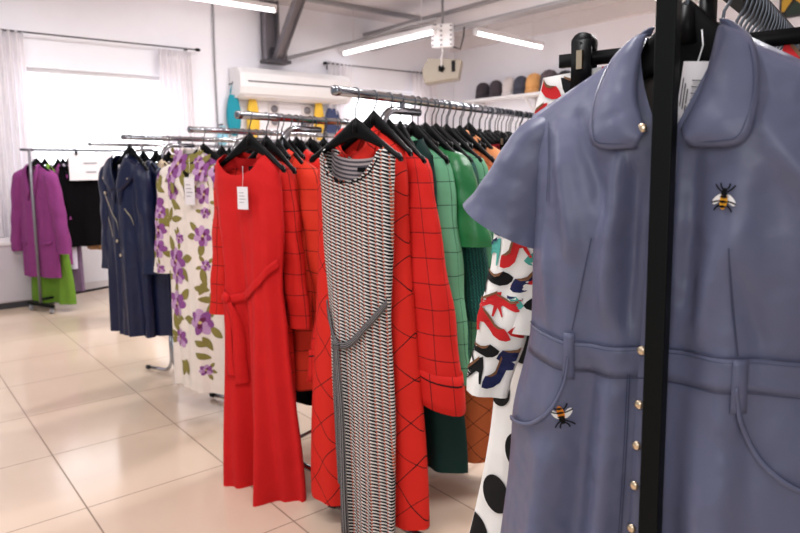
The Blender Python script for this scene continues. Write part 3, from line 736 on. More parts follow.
# ======================================================= shoe print dress and dotted skirt behind the blue dress
M['cream'] = cloth('white_cotton', (232, 228, 224), .8); M['dot'] = cloth('black_dot_ink', (12, 12, 14), .7)
for nm, c_ in (('shoe_red', (196, 34, 38)), ('shoe_teal', (74, 160, 148)), ('shoe_navy', (26, 32, 74)), ('shoe_brown', (120, 84, 60))): M[nm] = cloth(nm+'_ink', c_, .6)
PUMP = [(-.56, .24), (-.46, .08), (-.32, -.06), (-.16, -.02), (0, -.04), (.2, -.22), (.40, -.44), (.53, -.50), (.58, -.16), (.53, .34), (.475, .34), (.44, .0), (.34, -.02), (.2, .12), (0, .30), (-.25, .36), (-.45, .33)]
SOLE = [(-.30, -.055), (-.12, -.06), (.02, -.10), (.2, -.28), (.42, -.5), (.41, -.40), (.2, -.18), (.02, .0), (-.15, .02)]
def shoes(m, fn, region, rnd, n, sc0=.05, base=2):
    x0, x1, d0, d1 = region; rows = int((d1-d0)/(sc0*.78)); cols = max(1, round((x1-x0)/(sc0*1.05)))
    for r_ in range(rows):
        for q in range(cols):
            cx_ = x0+(x1-x0)*(q+.5+(.45 if r_ % 2 else 0))/cols; cy_ = d0+(r_+.5)*sc0*.78
            a = rnd.uniform(-.5, .3); s_ = sc0*rnd.uniform(.85, 1.05); fl = rnd.choice((-1, 1)); mi = (1, 3, 2, 1, 4, 2)[(r_*2+q*3+rnd.randint(0, 1)) % 6]
            def tr(pts):
                o = []
                for i in range(len(pts)):
                    for k in range(2):
                        (ax, ay), (bx_, by_) = pts[i], pts[(i+1) % len(pts)]; x = ax+(bx_-ax)*k/2; y = ay+(by_-ay)*k/2
                        x *= fl; o.append((cx_+s_*(x*math.cos(a)-y*math.sin(a)), cy_+s_*(x*math.sin(a)+y*math.cos(a))))
                return o
            m.poly(tr(PUMP), lambda x, d: fn(x, d, .0016), mi); m.poly(tr(SOLE), lambda x, d: fn(x, d, .0024), 5 if mi != 2 else 4)
SHOE = ['cream', 'shoe_red', 'shoe_teal', 'dot', 'shoe_navy', 'shoe_brown']
S1 = .16
hanger(R0, S1, 'black clip hanger with gold springs right behind the blue dress', 'black clip hangers on the foreground rack', 'clip', hw=.192, neck=.045)
c = Cloth(.50, sw=.165, nw=.03, neck=.108, sd=.012, nf=.005, W=[(.1, .165), (.2, .185), (.3, .215), (.5, .24)], T=[(.1, .012), (.3, .02), (.5, .02)], fold=(.001, .006, 6), seed=11, xs=[(0, 0), (.8, -.01)])
D = garment('blouse', R0, S1, 'white blouse printed with coloured high heels behind the blue dress', 'blouse', c, 'cream', dx=-.05)
m = c.mesh(50, 40); rnd = random.Random(5); shoes(m, c.front, (-.24, .24, .115, .49), rnd, 60); m.build('front_and_back', SHOE, D)
for sx in (-1, 1):
    sl = Sleeve(c, sx, .42, .05, .036, .125, .55, seed=sx+4, fold=.003, fwd=.0).low(.19)
    m = sl.mesh(); shoes(m, sl.front, (min(sx*.17, sx*.33), max(sx*.13, sx*.33), .2, .61), random.Random(8+sx), 20, .05); m.build('sleeve', SHOE, D)
S2 = .24
hanger(R0, S2, 'black hanger of the polka dot skirt', 'black clip hangers on the foreground rack', 'clip', hw=.16, neck=.06)
c = Cloth(1.32, sw=.15, nw=.15, neck=.20, sd=0, nf=0, nb=0, W=[(.2, .15), (.4, .225), (.6, .28), (1.32, .39)], T=[(.2, .02), (.5, .035), (1.32, .04)], fold=(.002, .014, 6), seed=17, xs=[(0, .0), (1.3, -.02)])
D = garment('skirt', R0, S2, 'long white skirt with big black polka dots', 'skirt', c, 'cream', dx=-.05)
m = c.mesh(50, 40); rnd = random.Random(2)
for r_ in range(11):
    for q in range(-4, 5):
        x = q*.098+(.049 if r_ % 2 else 0)+.02; d = .26+r_*.092; rr = rnd.choice((.026, .031, .036))
        if abs(x) < c.hw(d)+.01: m.poly([(x+rr*math.cos(a), d+rr*1.05*math.sin(a)) for a in [2*PI*i/24 for i in range(24)]], lambda a_, b_: c.front(a_, b_, .0018), 1)
m.build('skirt_cloth', ['cream', 'dot'], D)
m = MB(); m.grid(lambda u, v: (Vector((.152*math.cos(u*2*PI), .022*math.sin(u*2*PI), -.195-.03*v)), (u, v)), 30, 2, closed=True); m.build('waistband', 'cream', D)
for i in range(20):
    hanger(R0, .32+i*.026, 'chrome hook hanger packed further along the foreground black rack', 'packed hangers on the foreground rack', neck=.085, tilt=R(((i*37) % 11)-5), hw=.16, drop=.08)
DARK = [('dark_charcoal', (34, 32, 38)), ('rust', (150, 70, 42)), ('navy_wool', (28, 32, 54))]
for i, s_ in enumerate((.34, .44, .56)):
    M[DARK[i][0]] = cloth(DARK[i][0], DARK[i][1])
    c = Cloth(1.0, sw=.15, nw=.06, neck=.12, sd=.06, seed=30+i, fold=(.002, .01, 6))
    D = garment('jacket', R0, s_, ['charcoal jacket packed behind the dotted skirt', 'rust brown jacket packed behind the charcoal one', 'navy jacket furthest back on the foreground rack'][i], 'jacket', c, '')
    c.mesh(24, 20).build('front_and_back', DARK[i][0], D)
    for sx in (-1, 1): Sleeve(c, sx, .5, seed=i).mesh(14, 12).build('sleeve', DARK[i][0], D)

# ======================================================= rack 1: black and white knitted dress and neighbours
M['knit'] = knit('black_white_knit'); M['belt'] = stripes('grey_striped_belt', (126, 122, 122), (44, 42, 46), .007); M['knit_in'] = stripes('grey_knit_inside', (160, 146, 146), (70, 66, 72), .016, True)
s1 = .10; hanger(R1, s1, 'black hanger holding the black and white dress', 'black hangers on the front chrome rack', hw=.192, neck=.098, drop=.115)
c = Cloth(1.56, sw=.172, nw=.118, neck=.166, sd=.030, nf=.118, nb=.045, W=[(.166, .172), (.24, .152), (.34, .148), (.45, .146), (.78, .128), (1.0, .132), (1.5, .115)],
          T=[(.166, .10), (.22, .06), (.35, .045), (.8, .04), (1.5, .045)], fold=(.001, .008, 7), seed=8, xs=[(0, .0), (.5, -.002), (1.5, .02)])
D = garment('knitted_dress', R1, s1, 'long sleeveless black and white knitted dress with striped tie belt', 'dress', c, 'knit')
c.mesh(60, 70).build('dress_body', 'knit', D, merge=.0005)
m = MB(); m.grid(lambda u, v: (Vector(((u*2-1)*.118, .012, -(.180+.035*math.sqrt(max(0, 1-(u*2-1)**2))+.09*v))), (u, -v*.1)), 16, 8); m.build('inside_back', 'knit_in', D)
m = MB(); m.box((-.0, .004, -.258), (.04, .006, -.243)); m.build('neck_label', 'black', D, smooth=False)
cx = lambda d: lerp(c.xs, d)
w_ = .012
A = [(-.135, .70), (-.122, .74), (-.092, .80), (-.062, .835)]; c.strip([(a-w_, d) for a, d in A], [(a+w_, d+.004) for a, d in A], .008, 4, 5, along=True, bulge=.004).build('belt', 'belt', D, solid=.004)
A = [(-.062, .845), (-.02, .84), (.03, .80), (.08, .745), (.135, .675)]; c.strip([(a, d-w_) for a, d in A], [(a+.004, d+w_) for a, d in A], .009, 4, 5, along=True, bulge=.004).build('belt', 'belt', D, solid=.004)
m = MB()
def knot(u, v):
    a = u*2*PI; b = v*PI; p = c.front(-.060, .842, .015); return (p+Vector((.017*math.sin(b)*math.cos(a), -.012*math.cos(b), .02*math.sin(b)*math.sin(a))), (u*.1, v*.1))
m.grid(knot, 14, 8, closed=True); m.build('knot', 'belt', D)
for dx, e, l in ((-.010, .007, 1.34), (.008, .012, 1.52)):
    A = [(-.060+dx*.3, .845), (-.058+dx, .95), (-.052+dx*1.4, 1.1), (-.044+dx*1.8, l)]
    c.strip([(a-.011, d) for a, d in A], [(a+.011, d) for a, d in A], e+.006, 3, 8, along=True, bulge=.002).build('belt_tail', 'belt', D, solid=.004)
m = MB(); c.line([(-.118, .182), (-.112, .215), (-.085, .262), (-.03, .288), (.03, .288), (.085, .262), (.112, .215)], .005, .002, m); m.build('neck_binding', 'black', D)

RED = (214, 40, 28)
M['red_plaid'] = plaid('red_windowpane', (208, 38, 28), (30, 14, 14), .105, R(45), .028, .022)
M['red_plaid_s'] = plaid('red_check_sleeve', (204, 34, 28), (36, 12, 14), .085, 0, .03, .004)
M['orange_red_plaid'] = plaid('orange_red_check', (216, 54, 34), (60, 20, 16), .085, 0, .03, .006)
M['orange_plaid'] = plaid('orange_windowpane', (196, 104, 60), (46, 20, 14), .075, R(45), .03, .01)
M['green_plaid'] = plaid('green_check', (104, 164, 128), (18, 44, 34), .085, 0, .028, .006)
M['red'] = cloth('plain_red_crepe', (196, 27, 28), .8, .35)
M['dark_green'] = cloth('bottle_green_velvet', (10, 42, 38), .7)
M['green_leather'] = leather('green_leather', (38, 110, 62), .35, .2, .6)
M['light_green'] = cloth('light_green_cloth', (124, 180, 140)); M['peach'] = cloth('peach_satin', (226, 150, 98), .45)
k = NT('teal_ribbed_knit', .85); sp = k.n('ShaderNodeSeparateXYZ'); k.l(k.uv(), sp.inputs[0]); f = k.math('SINE', k.math('MULTIPLY', sp.outputs[0], 500)); f2 = k.math('SINE', k.math('MULTIPLY', sp.outputs[1], 420))
k.color(k.mix(f, lin((10, 66, 62)), lin((24, 104, 92)))); k.normal(k.bump(k.math('MULTIPLY', f, f2), .8, .003)); M['teal_knit'] = k.m
M['maroon'] = cloth('maroon_cloth', (150, 26, 40)); M['denim'] = cloth('denim', (92, 120, 170)); M['black_cloth'] = cloth('black_cloth', (9, 8, 10), .95, spec=.08, sheen=0)

def coat(rk, s_, label, mat, L=1.05, sw=.18, sl=.58, w0=.062, w1=.05, out=.06, name='coat', cat='coat', seed=0, hem=.22, tilt=0, group=None, nf=.09, collar_=True, smat=None, lapel=False,
         fold=(.002, .012, 5.5), neck=.135, sd=.07, hw_mid=None, T=.05, dx=0, res=(34, 34), slant=0, hlabel=None, hgroup='black hangers on the front chrome rack', buttons=0, xs=None, bend=0, cuffs=False, fwd=0, sleeves=(-1, 1)):
    if hlabel: hanger(rk, s_, hlabel, hgroup, hw=sw*.88, neck=neck-.042, drop=sd+.06, tilt=tilt)
    c = Cloth(L, sw=sw, nw=.07, neck=neck, sd=sd, nf=nf, nb=.015, vneck=lapel, W=[(neck, sw), (neck+.22, hw_mid or sw*.94), (L, hem)], T=[(neck, .045), (neck+.2, T), (L, T)], fold=fold, seed=seed, xs=xs)
    D = garment(name, rk, s_, label, cat, c, mat, tilt, group, dx)
    c.mesh(*res).build('front_and_back', mat, D, merge=.0005)
    if sl:
        for sx in sleeves:
            q = Sleeve(c, sx, sl, w0, w1, out, .72, seed=seed*3+sx, cuffslant=slant, bend=bend, fwd=fwd); q.mesh(20, 22).build('sleeve', smat or mat, D)
            if cuffs: cuff(q, .86, smat or mat, D, .004)
    if collar_: collar(c, D, mat, .06 if not lapel else .10, .05)
    if res[0] > 30:
        c.line([(.004, c.top(0)+.02), (.004, c.top(0)+.2), (.004, L-.01)], .004, .003).build('front_edge', mat, D)
    for b in range(buttons):
        d = c.top(0)+.06+b*.12; p = c.front(.02, d, .005); m = MB(); m.lathe([(.009, .002), (.009, -.003), (.004, -.004)], p, 'y', 12); m.build('button', 'black', D)
    return D, c
G1 = 'garments on the front chrome rack'
coat(R1, .20, 'long red coat with black diamond check directly behind the black and white dress', 'red_plaid', L=1.50, sw=.185, sl=0, hem=.27, hw_mid=.195, dx=-.06, seed=21, fold=(.002, .02, 5), hlabel='black hanger of the red diamond check coat', neck=.11, res=(50, 46), T=.06)
coat(R1, .29, 'red check jacket with a wide flared cuff beside the green coat', 'red_plaid_s', L=1.0, sw=.18, sl=.88, w0=.062, w1=.105, out=.10, hem=.19, dx=-.05, seed=22, hlabel='black hanger of the red check jacket with flared cuff', slant=.04, cuffs=True, res=(40, 36), sleeves=(1, -1))
coat(R1, .36, 'bottle green velvet dress whose hem shows below the red flared cuff', 'dark_green', L=1.34, sw=.115, sl=0, hem=.26, hw_mid=.13, dx=.02, seed=23, hlabel='black hanger of the bottle green dress', collar_=False)
coat(R1, .44, 'green coat with black windowpane check', 'green_plaid', L=1.1, sw=.185, sl=.86, w0=.064, w1=.062, out=.10, hem=.2, dx=-.06, seed=24, hlabel='black hanger of the green check coat', name='coat', res=(40, 36))
coat(R1, .53, 'shiny green leather jacket with short wide sleeve', 'green_leather', L=.75, sw=.195, sl=.36, w0=.07, w1=.08, out=.10, hem=.2, dx=-.05, seed=25, hlabel='black hanger of the green leather jacket', name='jacket', cat='jacket', fold=(.003, .01, 6))
coat(R1, .61, 'teal ribbed knit cardigan next to the green leather jacket', 'teal_knit', L=1.0, sw=.19, sl=.66, w0=.062, w1=.055, out=.09, hem=.2, dx=-.05, seed=26, hlabel='black hanger of the teal knit cardigan', name='cardigan', cat='cardigan')
coat(R1, .69, 'light green coat with check sleeve between the teal knit and the orange coat', 'green_plaid', L=1.05, sw=.19, sl=.76, out=.12, hem=.21, dx=-.05, seed=27, smat='green_plaid', hlabel='black hanger of the light green coat')
coat(R1, .80, 'long orange coat with dark windowpane check', 'orange_plaid', L=1.50, sw=.19, sl=.7, out=.10, w0=.06, w1=.05, hem=.33, dx=-.07, seed=28, hlabel='black hanger of the orange check coat', fold=(.002, .02, 7))
D, c = coat(R1, .88, 'peach satin blouse with a neck tie', 'peach', L=.8, sw=.18, sl=.6, hem=.2, dx=-.03, neck=.12, seed=29, hlabel='black hanger of the peach blouse', name='blouse', cat='blouse')
m = MB(); m.tube([(0, -.03, -.12), (.05, -.06, -.10), (.08, -.07, -.14), (.03, -.06, -.16), (0, -.05, -.13)], .012, 8, flat=.4); m.tube([(0, -.05, -.14), (.03, -.08, -.25), (.04, -.08, -.38)], .014, 8, flat=.3); m.build('neck_tie', 'peach', D)
def skirt(rk, s_, label, mat, L=.7, w0=.13, w1=.2, seed=0, hlab=None, hgroup=None, neck=.16, hw=.15, name='skirt', tilt=0, kind='clip', res=(26, 20), dx=0):
    if hlab: hanger(rk, s_, hlab, hgroup, kind, hw=hw, neck=.085, tilt=tilt)
    c = Cloth(L, sw=w0, nw=w0, neck=neck, sd=0, nf=0, nb=0, W=[(neck, w0), (neck+.2, w0*1.2), (L, w1)], T=[(neck, .015), (L, .03)], fold=(.002, .014, 7), seed=seed)
    D = garment(name, rk, s_, label, name, c, mat, tilt, dx=dx); c.mesh(*res).build('skirt_cloth', mat, D)
    m = MB(); m.grid(lambda u, v: (Vector(((w0+.003)*math.cos(u*2*PI), .019*math.sin(u*2*PI), -neck+.006-.03*v)), (u, v)), 20, 2, closed=True); m.build('waistband', mat, D)
    return D
GC = 'clip hangers on the front chrome rack'
skirt(R1, .98, 'maroon skirt on the first black clip hanger behind the peach blouse', 'maroon', .75, seed=41, hlab='black clip hanger of the nearer maroon skirt', hgroup=GC)
skirt(R1, 1.07, 'black skirt hung between two maroon skirts', 'black_cloth', .75, seed=42, hlab='black clip hanger of the black skirt', hgroup=GC)
skirt(R1, 1.16, 'red maroon skirt on the taller black clip hanger by the blue sleeve', 'maroon', .75, seed=43, hlab='black clip hanger of the farther maroon skirt', hgroup=GC)
skirt(R1, 1.28, 'light blue denim skirt far along the front chrome rack', 'denim', .7, seed=44, hlab='black clip hanger of the denim skirt', hgroup=GC, neck=.13)
skirt(R1, 1.40, 'black skirt at the far end of the front chrome rack', 'black_cloth', .7, seed=45, hlab='black clip hanger at the far end of the front chrome rack', hgroup=GC)
rnd = random.Random(9)
for i in range(24):
    hanger(R1, .48+i*.055+rnd.uniform(-.01, .01), 'black hanger with chrome hook packed along the front chrome rack', 'packed hangers on the front chrome rack', hw=.10, neck=.105, drop=.06, tilt=R(rnd.uniform(-9, 9)))

# ======================================================= rack 2: long plain red dress and neighbours
s2 = .055; hanger(R2, s2, 'black hanger holding the long plain red dress', 'black hangers on the second chrome rack', hw=.2, neck=.085, drop=.13)
c = Cloth(1.56, sw=.20, nw=.12, neck=.150, sd=.05, nf=.085, nb=.02, W=[(.15, .20), (.24, .182), (.4, .182), (.68, .158), (.85, .172), (1.56, .215)],
          T=[(.15, .09), (.22, .06), (.35, .05), (.7, .045), (1.47, .07)], fold=(.001, .042, 5.4), seed=13, xs=[(0, -.035), (.6, -.005), (1.56, .025)])
D = garment('long_dress', R2, s2, 'long plain red sleeveless dress with tie belt and hanging price tag', 'dress', c, 'red')
c.mesh(60, 64).build('dress_body', 'red', D, merge=.0005)
w_ = .017
A = [(-.148, .70), (-.13, .725), (-.10, .735)]; c.strip([(a, d-w_) for a, d in A], [(a, d+w_) for a, d in A], .008, 3, 5).build('belt', 'red', D, solid=.004)
A = [(-.10, .745), (-.02, .725), (.06, .67), (.12, .61), (.152, .58)]; c.strip([(a, d-w_) for a, d in A], [(a+.006, d+w_*1.1) for a, d in A], .009, 3, 5).build('belt', 'red', D, solid=.004)
m = MB(); pk = c.front(-.098, .738, .016); m.grid(lambda u, v: (pk+Vector((.022*math.sin(v*PI)*math.cos(u*2*PI), -.014*math.cos(v*PI), .022*math.sin(v*PI)*math.sin(u*2*PI))), (u, v)), 14, 8, closed=True); m.build('knot', 'red', D)
for dx, l in ((-.0, 1.06), (.035, 1.10)):
    A = [(-.098+dx*.3, .75), (-.092+dx, .86), (-.085+dx, 1.0), (-.078+dx, l)]
    c.strip([(a-.016, d) for a, d in A], [(a+.016, d) for a, d in A], .012+dx*.1, 2, 8).build('belt_tail', 'red', D, solid=.004)
m = MB(); m.box((-.02, .008, -.235), (.03, .010, -.2)); m.build('neck_label', 'black', D, smooth=False)
price_tag(R2, s2, 'white price tag hanging on the chest of the long red dress', .035, -.080, .280, .058, .088, cord=.08)
HG2 = 'black hangers on the second chrome rack'
coat(R2, .15, 'red check coat directly behind the long plain red dress', 'red_plaid_s', L=1.2, sw=.19, sl=.68, out=.09, hem=.2, dx=-.085, seed=51, hlabel='black hanger of the red check coat behind the plain red dress', hgroup=HG2, w0=.06, w1=.05, res=(40, 34))
coat(R2, .24, 'orange red check coat second behind the plain red dress', 'orange_red_plaid', L=1.15, sw=.185, sl=.72, out=.10, hem=.2, seed=52, dx=-.02, hlabel='black hanger of the orange red check coat', hgroup=HG2)
coat(R2, .33, 'red check coat third behind the plain red dress', 'red_plaid_s', L=1.1, sw=.185, sl=.66, out=.08, hem=.22, seed=53, hlabel='black hanger of the third red coat on the second rack', hgroup=HG2, w1=.07)
coat(R2, .42, 'long dark brown coat hidden low between the red coats', 'black_cloth', L=1.3, sw=.18, sl=.6, out=.08, hem=.24, seed=54, hlabel='black hanger of the dark coat between the red ones', hgroup=HG2)
coat(R2, .51, 'red coat glimpsed left of the black and white dress', 'orange_red_plaid', L=1.1, sw=.185, sl=.7, out=.1, hem=.22, seed=55, hlabel='black hanger of the red coat left of the black and white dress', hgroup=HG2)
coat(R2, .62, 'orange coat on the second rack, mostly hidden by the front rack', 'orange_plaid', L=1.1, sw=.18, sl=.66, out=.1, hem=.22, seed=56, hlabel='black hanger of the hidden orange coat', hgroup=HG2)
for i in range(20):
    hanger(R2, .22+i*.075+rnd.uniform(-.01, .01), 'black hanger with chrome hook packed along the second chrome rack', 'packed hangers on the second chrome rack', hw=.09, neck=.105, drop=.06, tilt=R(rnd.uniform(-9, 9)))

# ======================================================= rack 3: floral coat
for nm, c_ in (('fl_purple', (138, 78, 140)), ('fl_lilac', (190, 150, 190)), ('fl_plum', (104, 40, 76)), ('fl_olive', (134, 124, 66)), ('fl_yellow', (206, 184, 120))): M[nm] = cloth(nm+'_print', c_, .8)
M['floral_base'] = cloth('cream_cotton', (234, 222, 212), .8); FL = ['floral_base', 'fl_purple', 'fl_lilac', 'fl_plum', 'fl_olive', 'fl_yellow']
def blob(m, fn, cx_, cd, rx, ry, a, mi, off, pointed=False):
    pts = []
    for i in range(14):
        t_ = 2*PI*i/14; x = rx*math.cos(t_); y = ry*math.sin(t_)
        if pointed: y *= (1-abs(math.cos(t_))**3*.6)
        pts.append((cx_+x*math.cos(a)-y*math.sin(a), cd+x*math.sin(a)+y*math.cos(a)))
    m.poly(pts, lambda p, q: fn(p, q, off), mi)
def flower(m, fn, x, d, r, rnd):
    for k in range(3):
        a = rnd.random()*6.28; blob(m, fn, x+math.cos(a)*r*1.45, d+math.sin(a)*r*1.45, r*.75, r*.36, a, 4, .0014, True)
    for k in range(7):
        a = 2*PI*k/7+rnd.random()*.4; blob(m, fn, x+math.cos(a)*r*.62, d+math.sin(a)*r*.62, r*.5, r*.36, a, 1+(k % 2), .0020+.0002*k)
    for k in range(4):
        a = 2*PI*k/4+rnd.random(); blob(m, fn, x+math.cos(a)*r*.25, d+math.sin(a)*r*.25, r*.27, r*.18, a, 3 if k % 2 else 2, .0036+.0002*k)
    blob(m, fn, x, d, r*.14, r*.14, 0, 5, .0046)
def florals(m, fn, x0, x1, d0, d1, seed, step=.15):
    rnd = random.Random(seed); d = d0; row = 0
    while d < d1:
        n = max(1, int((x1-x0)/step))
        for q in range(n):
            x = x0+(x1-x0)*(q+.5)/n+rnd.uniform(-.03, .03); dd = d+rnd.uniform(-.03, .03)
            if rnd.random() < .7: flower(m, fn, x, dd, rnd.choice((.066, .05, .028)), rnd)
            else:
                for k in range(3): blob(m, fn, x+rnd.uniform(-.03, .03), dd+rnd.uniform(-.04, .04), .045, .018, rnd.random()*6, 4, .0016+.0003*k, True)
        d += step*.78; row += 1
s3 = .08; hanger(R3, s3, 'black hanger of the floral coat', 'black hangers on the third chrome rack', hw=.2, neck=.085, drop=.1)
c = Cloth(1.38, sw=.225, nw=.07, neck=.085, sd=.12, nf=.24, nb=.01, vneck=True, W=[(.085, .225), (.35, .215), (1.38, .225)], T=[(.09, .02), (.3, .055), (1.32, .06)], fold=(.001, .016, 5.5), seed=61)
D = garment('coat', R3, s3, 'cream coat printed with purple peonies and olive leaves', 'coat', c, 'floral_base', dx=-.085)
m = c.mesh(50, 50); florals(m, c.front, -.2, .2, .2, 1.3, 3); m.build('front_and_back', FL, D)
for sx in (-1, 1):
    q = Sleeve(c, sx, .60, .075, .078, .095, .72, seed=60+sx); m = q.mesh(); xx = sorted((sx*.13, sx*.34)); florals(m, q.front, xx[0], xx[1], .2, .82, 9+sx, .11); m.build('sleeve', FL, D)
for sx in (-1, 1):
    A = [(sx*.066, .078), (sx*.058, .13), (sx*.03, .23), (sx*.004, .34)]; Bp = [(sx*.10, .115), (sx*.125, .17), (sx*.115, .24), (sx*.016, .352)]
    m = c.strip(A, Bp, .009, 6, 6, bulge=.006); florals(m, lambda x, d, o: c.front(x, d, o+.016), min(sx*.06, sx*.12), max(sx*.06, sx*.12), .12, .24, 4+sx, .07); m.build('lapel', FL, D)
M['greylin'] = cloth('grey_lining', (120, 118, 130)); m = MB(); m.grid(lambda u, v: (Vector(((u*2-1)*.068*(1-.0*v), .014, -(.10+.26*v))), (u, v)), 10, 8); m.build('lining', 'greylin', D)
price_tag(R3, s3, 'white price tag hanging in the neck of the floral coat', -.02, -.085, .24, .078, .14, cord=.1)
HG3 = 'black hangers on the third chrome rack'
M['lilac'] = cloth('lilac_cloth', (186, 150, 196)); M['beige'] = cloth('beige_cloth', (196, 176, 150)); M['brown'] = cloth('plum_brown_cloth', (84, 50, 62)); M['tealc'] = cloth('deep_teal_cloth', (30, 104, 118)); M['olive'] = cloth('olive_cloth', (150, 140, 80))
for i, (s_, mt, lab) in enumerate(((.2, 'floral_base', 'cream coat directly behind the floral coat'), (.30, 'lilac', 'lilac coat second behind the floral coat'), (.40, 'maroon', 'maroon coat third behind the floral coat'), (.5, 'black_cloth', 'black coat fourth behind the floral coat'), (.6, 'pinkc', 'salmon pink coat fifth behind the floral coat'), (.7, 'pinkc', 'salmon pink coat sixth behind the floral coat'))):
    coat(R3, s_, lab, mt, L=1.2, sw=.185, sl=.62, hem=.2, seed=70+i, hlabel='black hanger of the '+lab, hgroup=HG3, res=(26, 20))
for i in range(14): hanger(R3, .25+i*.1, 'thin black hanger with chrome hook packed along the third chrome rack', 'packed hangers on the third chrome rack', hw=.09, neck=.105, drop=.06, tilt=R(rnd.uniform(-6, 6)))

# ======================================================= rack 4: navy leather coats
M['navy_leather'] = leather('navy_leather', (18, 26, 58), .4, .2, .6); M['silver'] = plain('zip_silver', (210, 196, 170), .3, 1)
HG4 = 'black hangers on the fourth chrome rack'
D, c = coat(R4, .04, 'long navy leather biker coat with asymmetric gold zip', 'navy_leather', dx=-.07, L=1.20, sw=.2, sl=.66, w0=.066, w1=.055, out=.05, hem=.2, seed=81, nf=.2, lapel=True, hlabel='black hanger of the navy leather biker coat', hgroup=HG4, res=(44, 40), fold=(.002, .02, 6), neck=.1)
m = MB(); c.line([(-.13, .34), (-.08, .42), (-.02, .52), (.0, .66)], .007, .012, m); c.line([(.07, .42), (.1, .47), (.12, .52)], .006, .006, m); c.line([(-.12, .48), (-.10, .54), (-.09, .6)], .006, .006, m); m.build('zip', 'silver', D)
for x, d in ((-.12, .33), (.11, .24), (-.13, .24), (.03, .70), (-.03, .62)):
    m = MB(); m.lathe([(.010, .002), (.010, -.004), (.004, -.006)], c.front(x, d, .014), 'y', 12); m.build('stud', 'silver', D)
for sx in (-1, 1): c.strip([(sx*.07, .095), (sx*.03, .22), (sx*.01, .30)], [(sx*.16, .17), (sx*.15, .24), (sx*.05, .32)], .014, 5, 5, bulge=.005).build('lapel', 'navy_leather', D, solid=.004)
m = MB(); m.box((-.01, -.03, -.27), (.045, -.028, -.16)); m.build('neck_label', 'paper', D, smooth=False)
for i, (s_, mt, lab, L_) in enumerate(((.13, 'navy_leather', 'navy leather coat directly behind the biker coat', 1.2), (.22, 'beige', 'beige coat behind the navy leather coats', 1.15), (.31, 'brown', 'plum brown coat behind the beige coat', 1.1), (.40, 'beige', 'pale beige coat behind the plum brown coat', 1.05), (.49, 'tealc', 'deep teal coat behind the pale beige coat', 1.1), (.58, 'black_cloth', 'black coat behind the deep teal coat', 1.1), (.68, 'lilac', 'lilac coat far along the fourth rack', 1.0))):
    coat(R4, s_, lab, mt, L=L_, sw=.19, sl=.62, hem=.2, seed=90+i, hlabel='black hanger of the '+lab, hgroup=HG4, res=(28, 22))
for i in range(8): hanger(R4, .7+i*.12, 'thin black hanger packed along the far part of the fourth chrome rack', 'packed hangers on the fourth chrome rack', hw=.15, neck=.095, drop=.08)

# ======================================================= rack 5 and rack 6
HG5 = 'black hangers on the fifth rack'
for i, (s_, mt, lab, L_, w_) in enumerate(((.26, 'tealc', 'deep teal trousers hung left of the navy biker coat', 1.25, .1), (.34, 'black_cloth', 'black dress behind the teal trousers', 1.2, .14), (.42, 'beige', 'narrow beige scarf behind the teal trousers', 1.3, .08), (.52, 'black_cloth', 'black coat behind the beige scarf', 1.1, .18))):
    if i == 0: hanger(R5, s_, 'black hanger of the '+lab, HG5, 'clip', hw=.13)
    if i == 0: skirt(R5, s_, lab, mt, L_, .10, .11, seed=100, neck=.14, name='trousers')
    else: coat(R5, s_, lab, mt, L=L_, sw=w_, sl=0, hem=w_*1.1, seed=101+i, hlabel='black hanger of the '+lab, hgroup=HG5, res=(22, 18), collar_=False, name=('dress', 'scarf', 'coat')[i-1], cat=('dress', 'scarf', 'coat')[i-1])
M['purple'] = cloth('purple_wool', (134, 58, 118)); M['lime'] = cloth('moss_green_cloth', (110, 150, 52)); M['lavender'] = cloth('pale_lavender', (206, 196, 216)); M['mauve'] = cloth('dusty_mauve', (116, 92, 118)); M['tan'] = cloth('tan_cloth', (206, 160, 110))
HG6 = 'black hangers on the castor rack'
D, c = coat(R6, .12, 'purple wool coat hanging first on the far left rack', 'purple', dx=-.04, L=1.19, sw=.23, sl=.78, w0=.078, w1=.07, out=.14, hem=.24, seed=110, nf=.24, lapel=True, hlabel='black hanger of the purple coat', hgroup=HG6, res=(40, 36), neck=.13, buttons=3, tilt=R(8))
for sx in (-1, 1): c.strip([(sx*.1, .86), (sx*.15, .85), (sx*.2, .84)], [(sx*.1, .89), (sx*.15, .88), (sx*.2, .87)], .008, 2, 3).build('pocket_flap', 'purple', D, solid=.004)
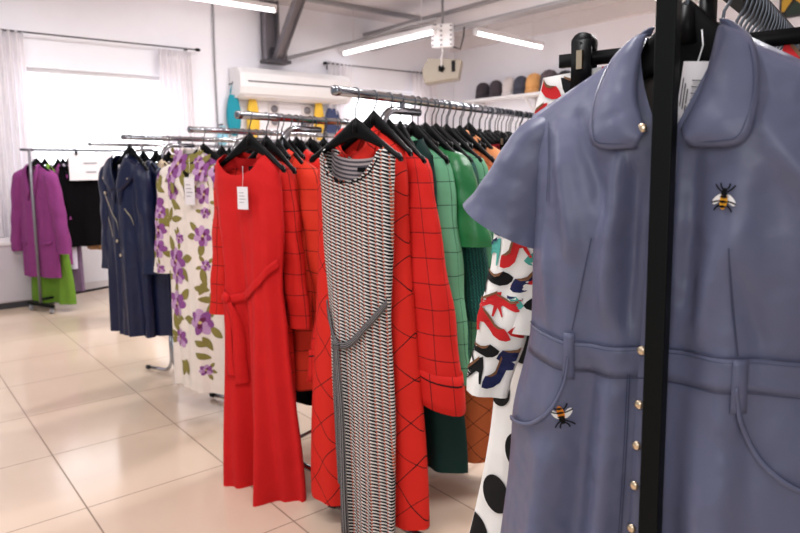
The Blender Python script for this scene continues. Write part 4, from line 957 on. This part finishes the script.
D, c = coat(R6, .2, 'moss green long dress hanging below the purple coat hem', 'lime', L=1.45, dx=-.02, sw=.15, sl=0, hem=.30, seed=111, hlabel='black hanger of the moss green dress', hgroup=HG6, neck=.13, name='dress', cat='dress', fold=(.002, .03, 6), res=(36, 30), tilt=R(8))
for i, (s_, mt, lab, L_) in enumerate(((.33, 'purple', 'second purple coat behind the moss green dress', 1.1), (.38, 'lavender', 'pale lavender coat behind the purple coats', 1.15), (.43, 'mauve', 'dusty mauve long coat beside the black skirt', 1.38), (.72, 'tan', 'tan jacket behind the black skirt', 1.0))):
    coat(R6, s_, lab, mt, L=L_, sw=.13, sl=.5, hem=.13, seed=115+i, dx=-.05, hlabel='black hanger of the '+lab, hgroup=HG6, neck=.13, res=(26, 20), tilt=R(8), w0=.05, out=.02)
skirt(R6, .52, 'wide black skirt hanging under the white paper sign', 'black_cloth', .93, .24, .33, seed=120, neck=.16, hlab='black clip hanger of the wide black skirt', hgroup=HG6, hw=.2, tilt=R(72), dx=.15)
skirt(R6, .95, 'long black trousers beside the wide black skirt', 'black_cloth', 1.25, .14, .12, seed=121, neck=.16, name='trousers', hlab='black clip hanger of the long black trousers', hgroup=HG6, tilt=R(12))
coat(R6, 1.12, 'dark coat at the far end of the castor rack', 'brown', L=1.0, sw=.18, sl=.6, hem=.2, seed=122, hlabel='black hanger at the far end of the castor rack', hgroup=HG6, neck=.13, res=(22, 18))
p = R6.at(.56)+Vector((math.cos(R6.a), math.sin(R6.a), 0))*.11; p.z = 1.50
t = empty('paper_sign', p, R6.a+R(70), 'white paper notice hung on the far rack above the black skirt', 'sign')
m = MB(); m.box((-.19, -.10, -.27), (.21, -.098, 0)); m.build('sheet', 'paper', t, smooth=False)
for x0_, x1_, z in ((-.06, .06, -.1), (-.04, .05, -.185)):
    m = MB(); m.box((x0_, -.103, z-.014), (x1_, -.1005, z)); m.build('print', 'greyink', t, smooth=False)
m = MB(); m.bar((-.12, -.099, .01), (-.12, -.099, -.03), .02, .012); m.tube([(-.12, -.09, .01), (-.12, -.05, .04), (-.12, -.0, .03)], .003, 6); m.build('clip', 'black', t)
print('objects', len(bpy.data.objects))
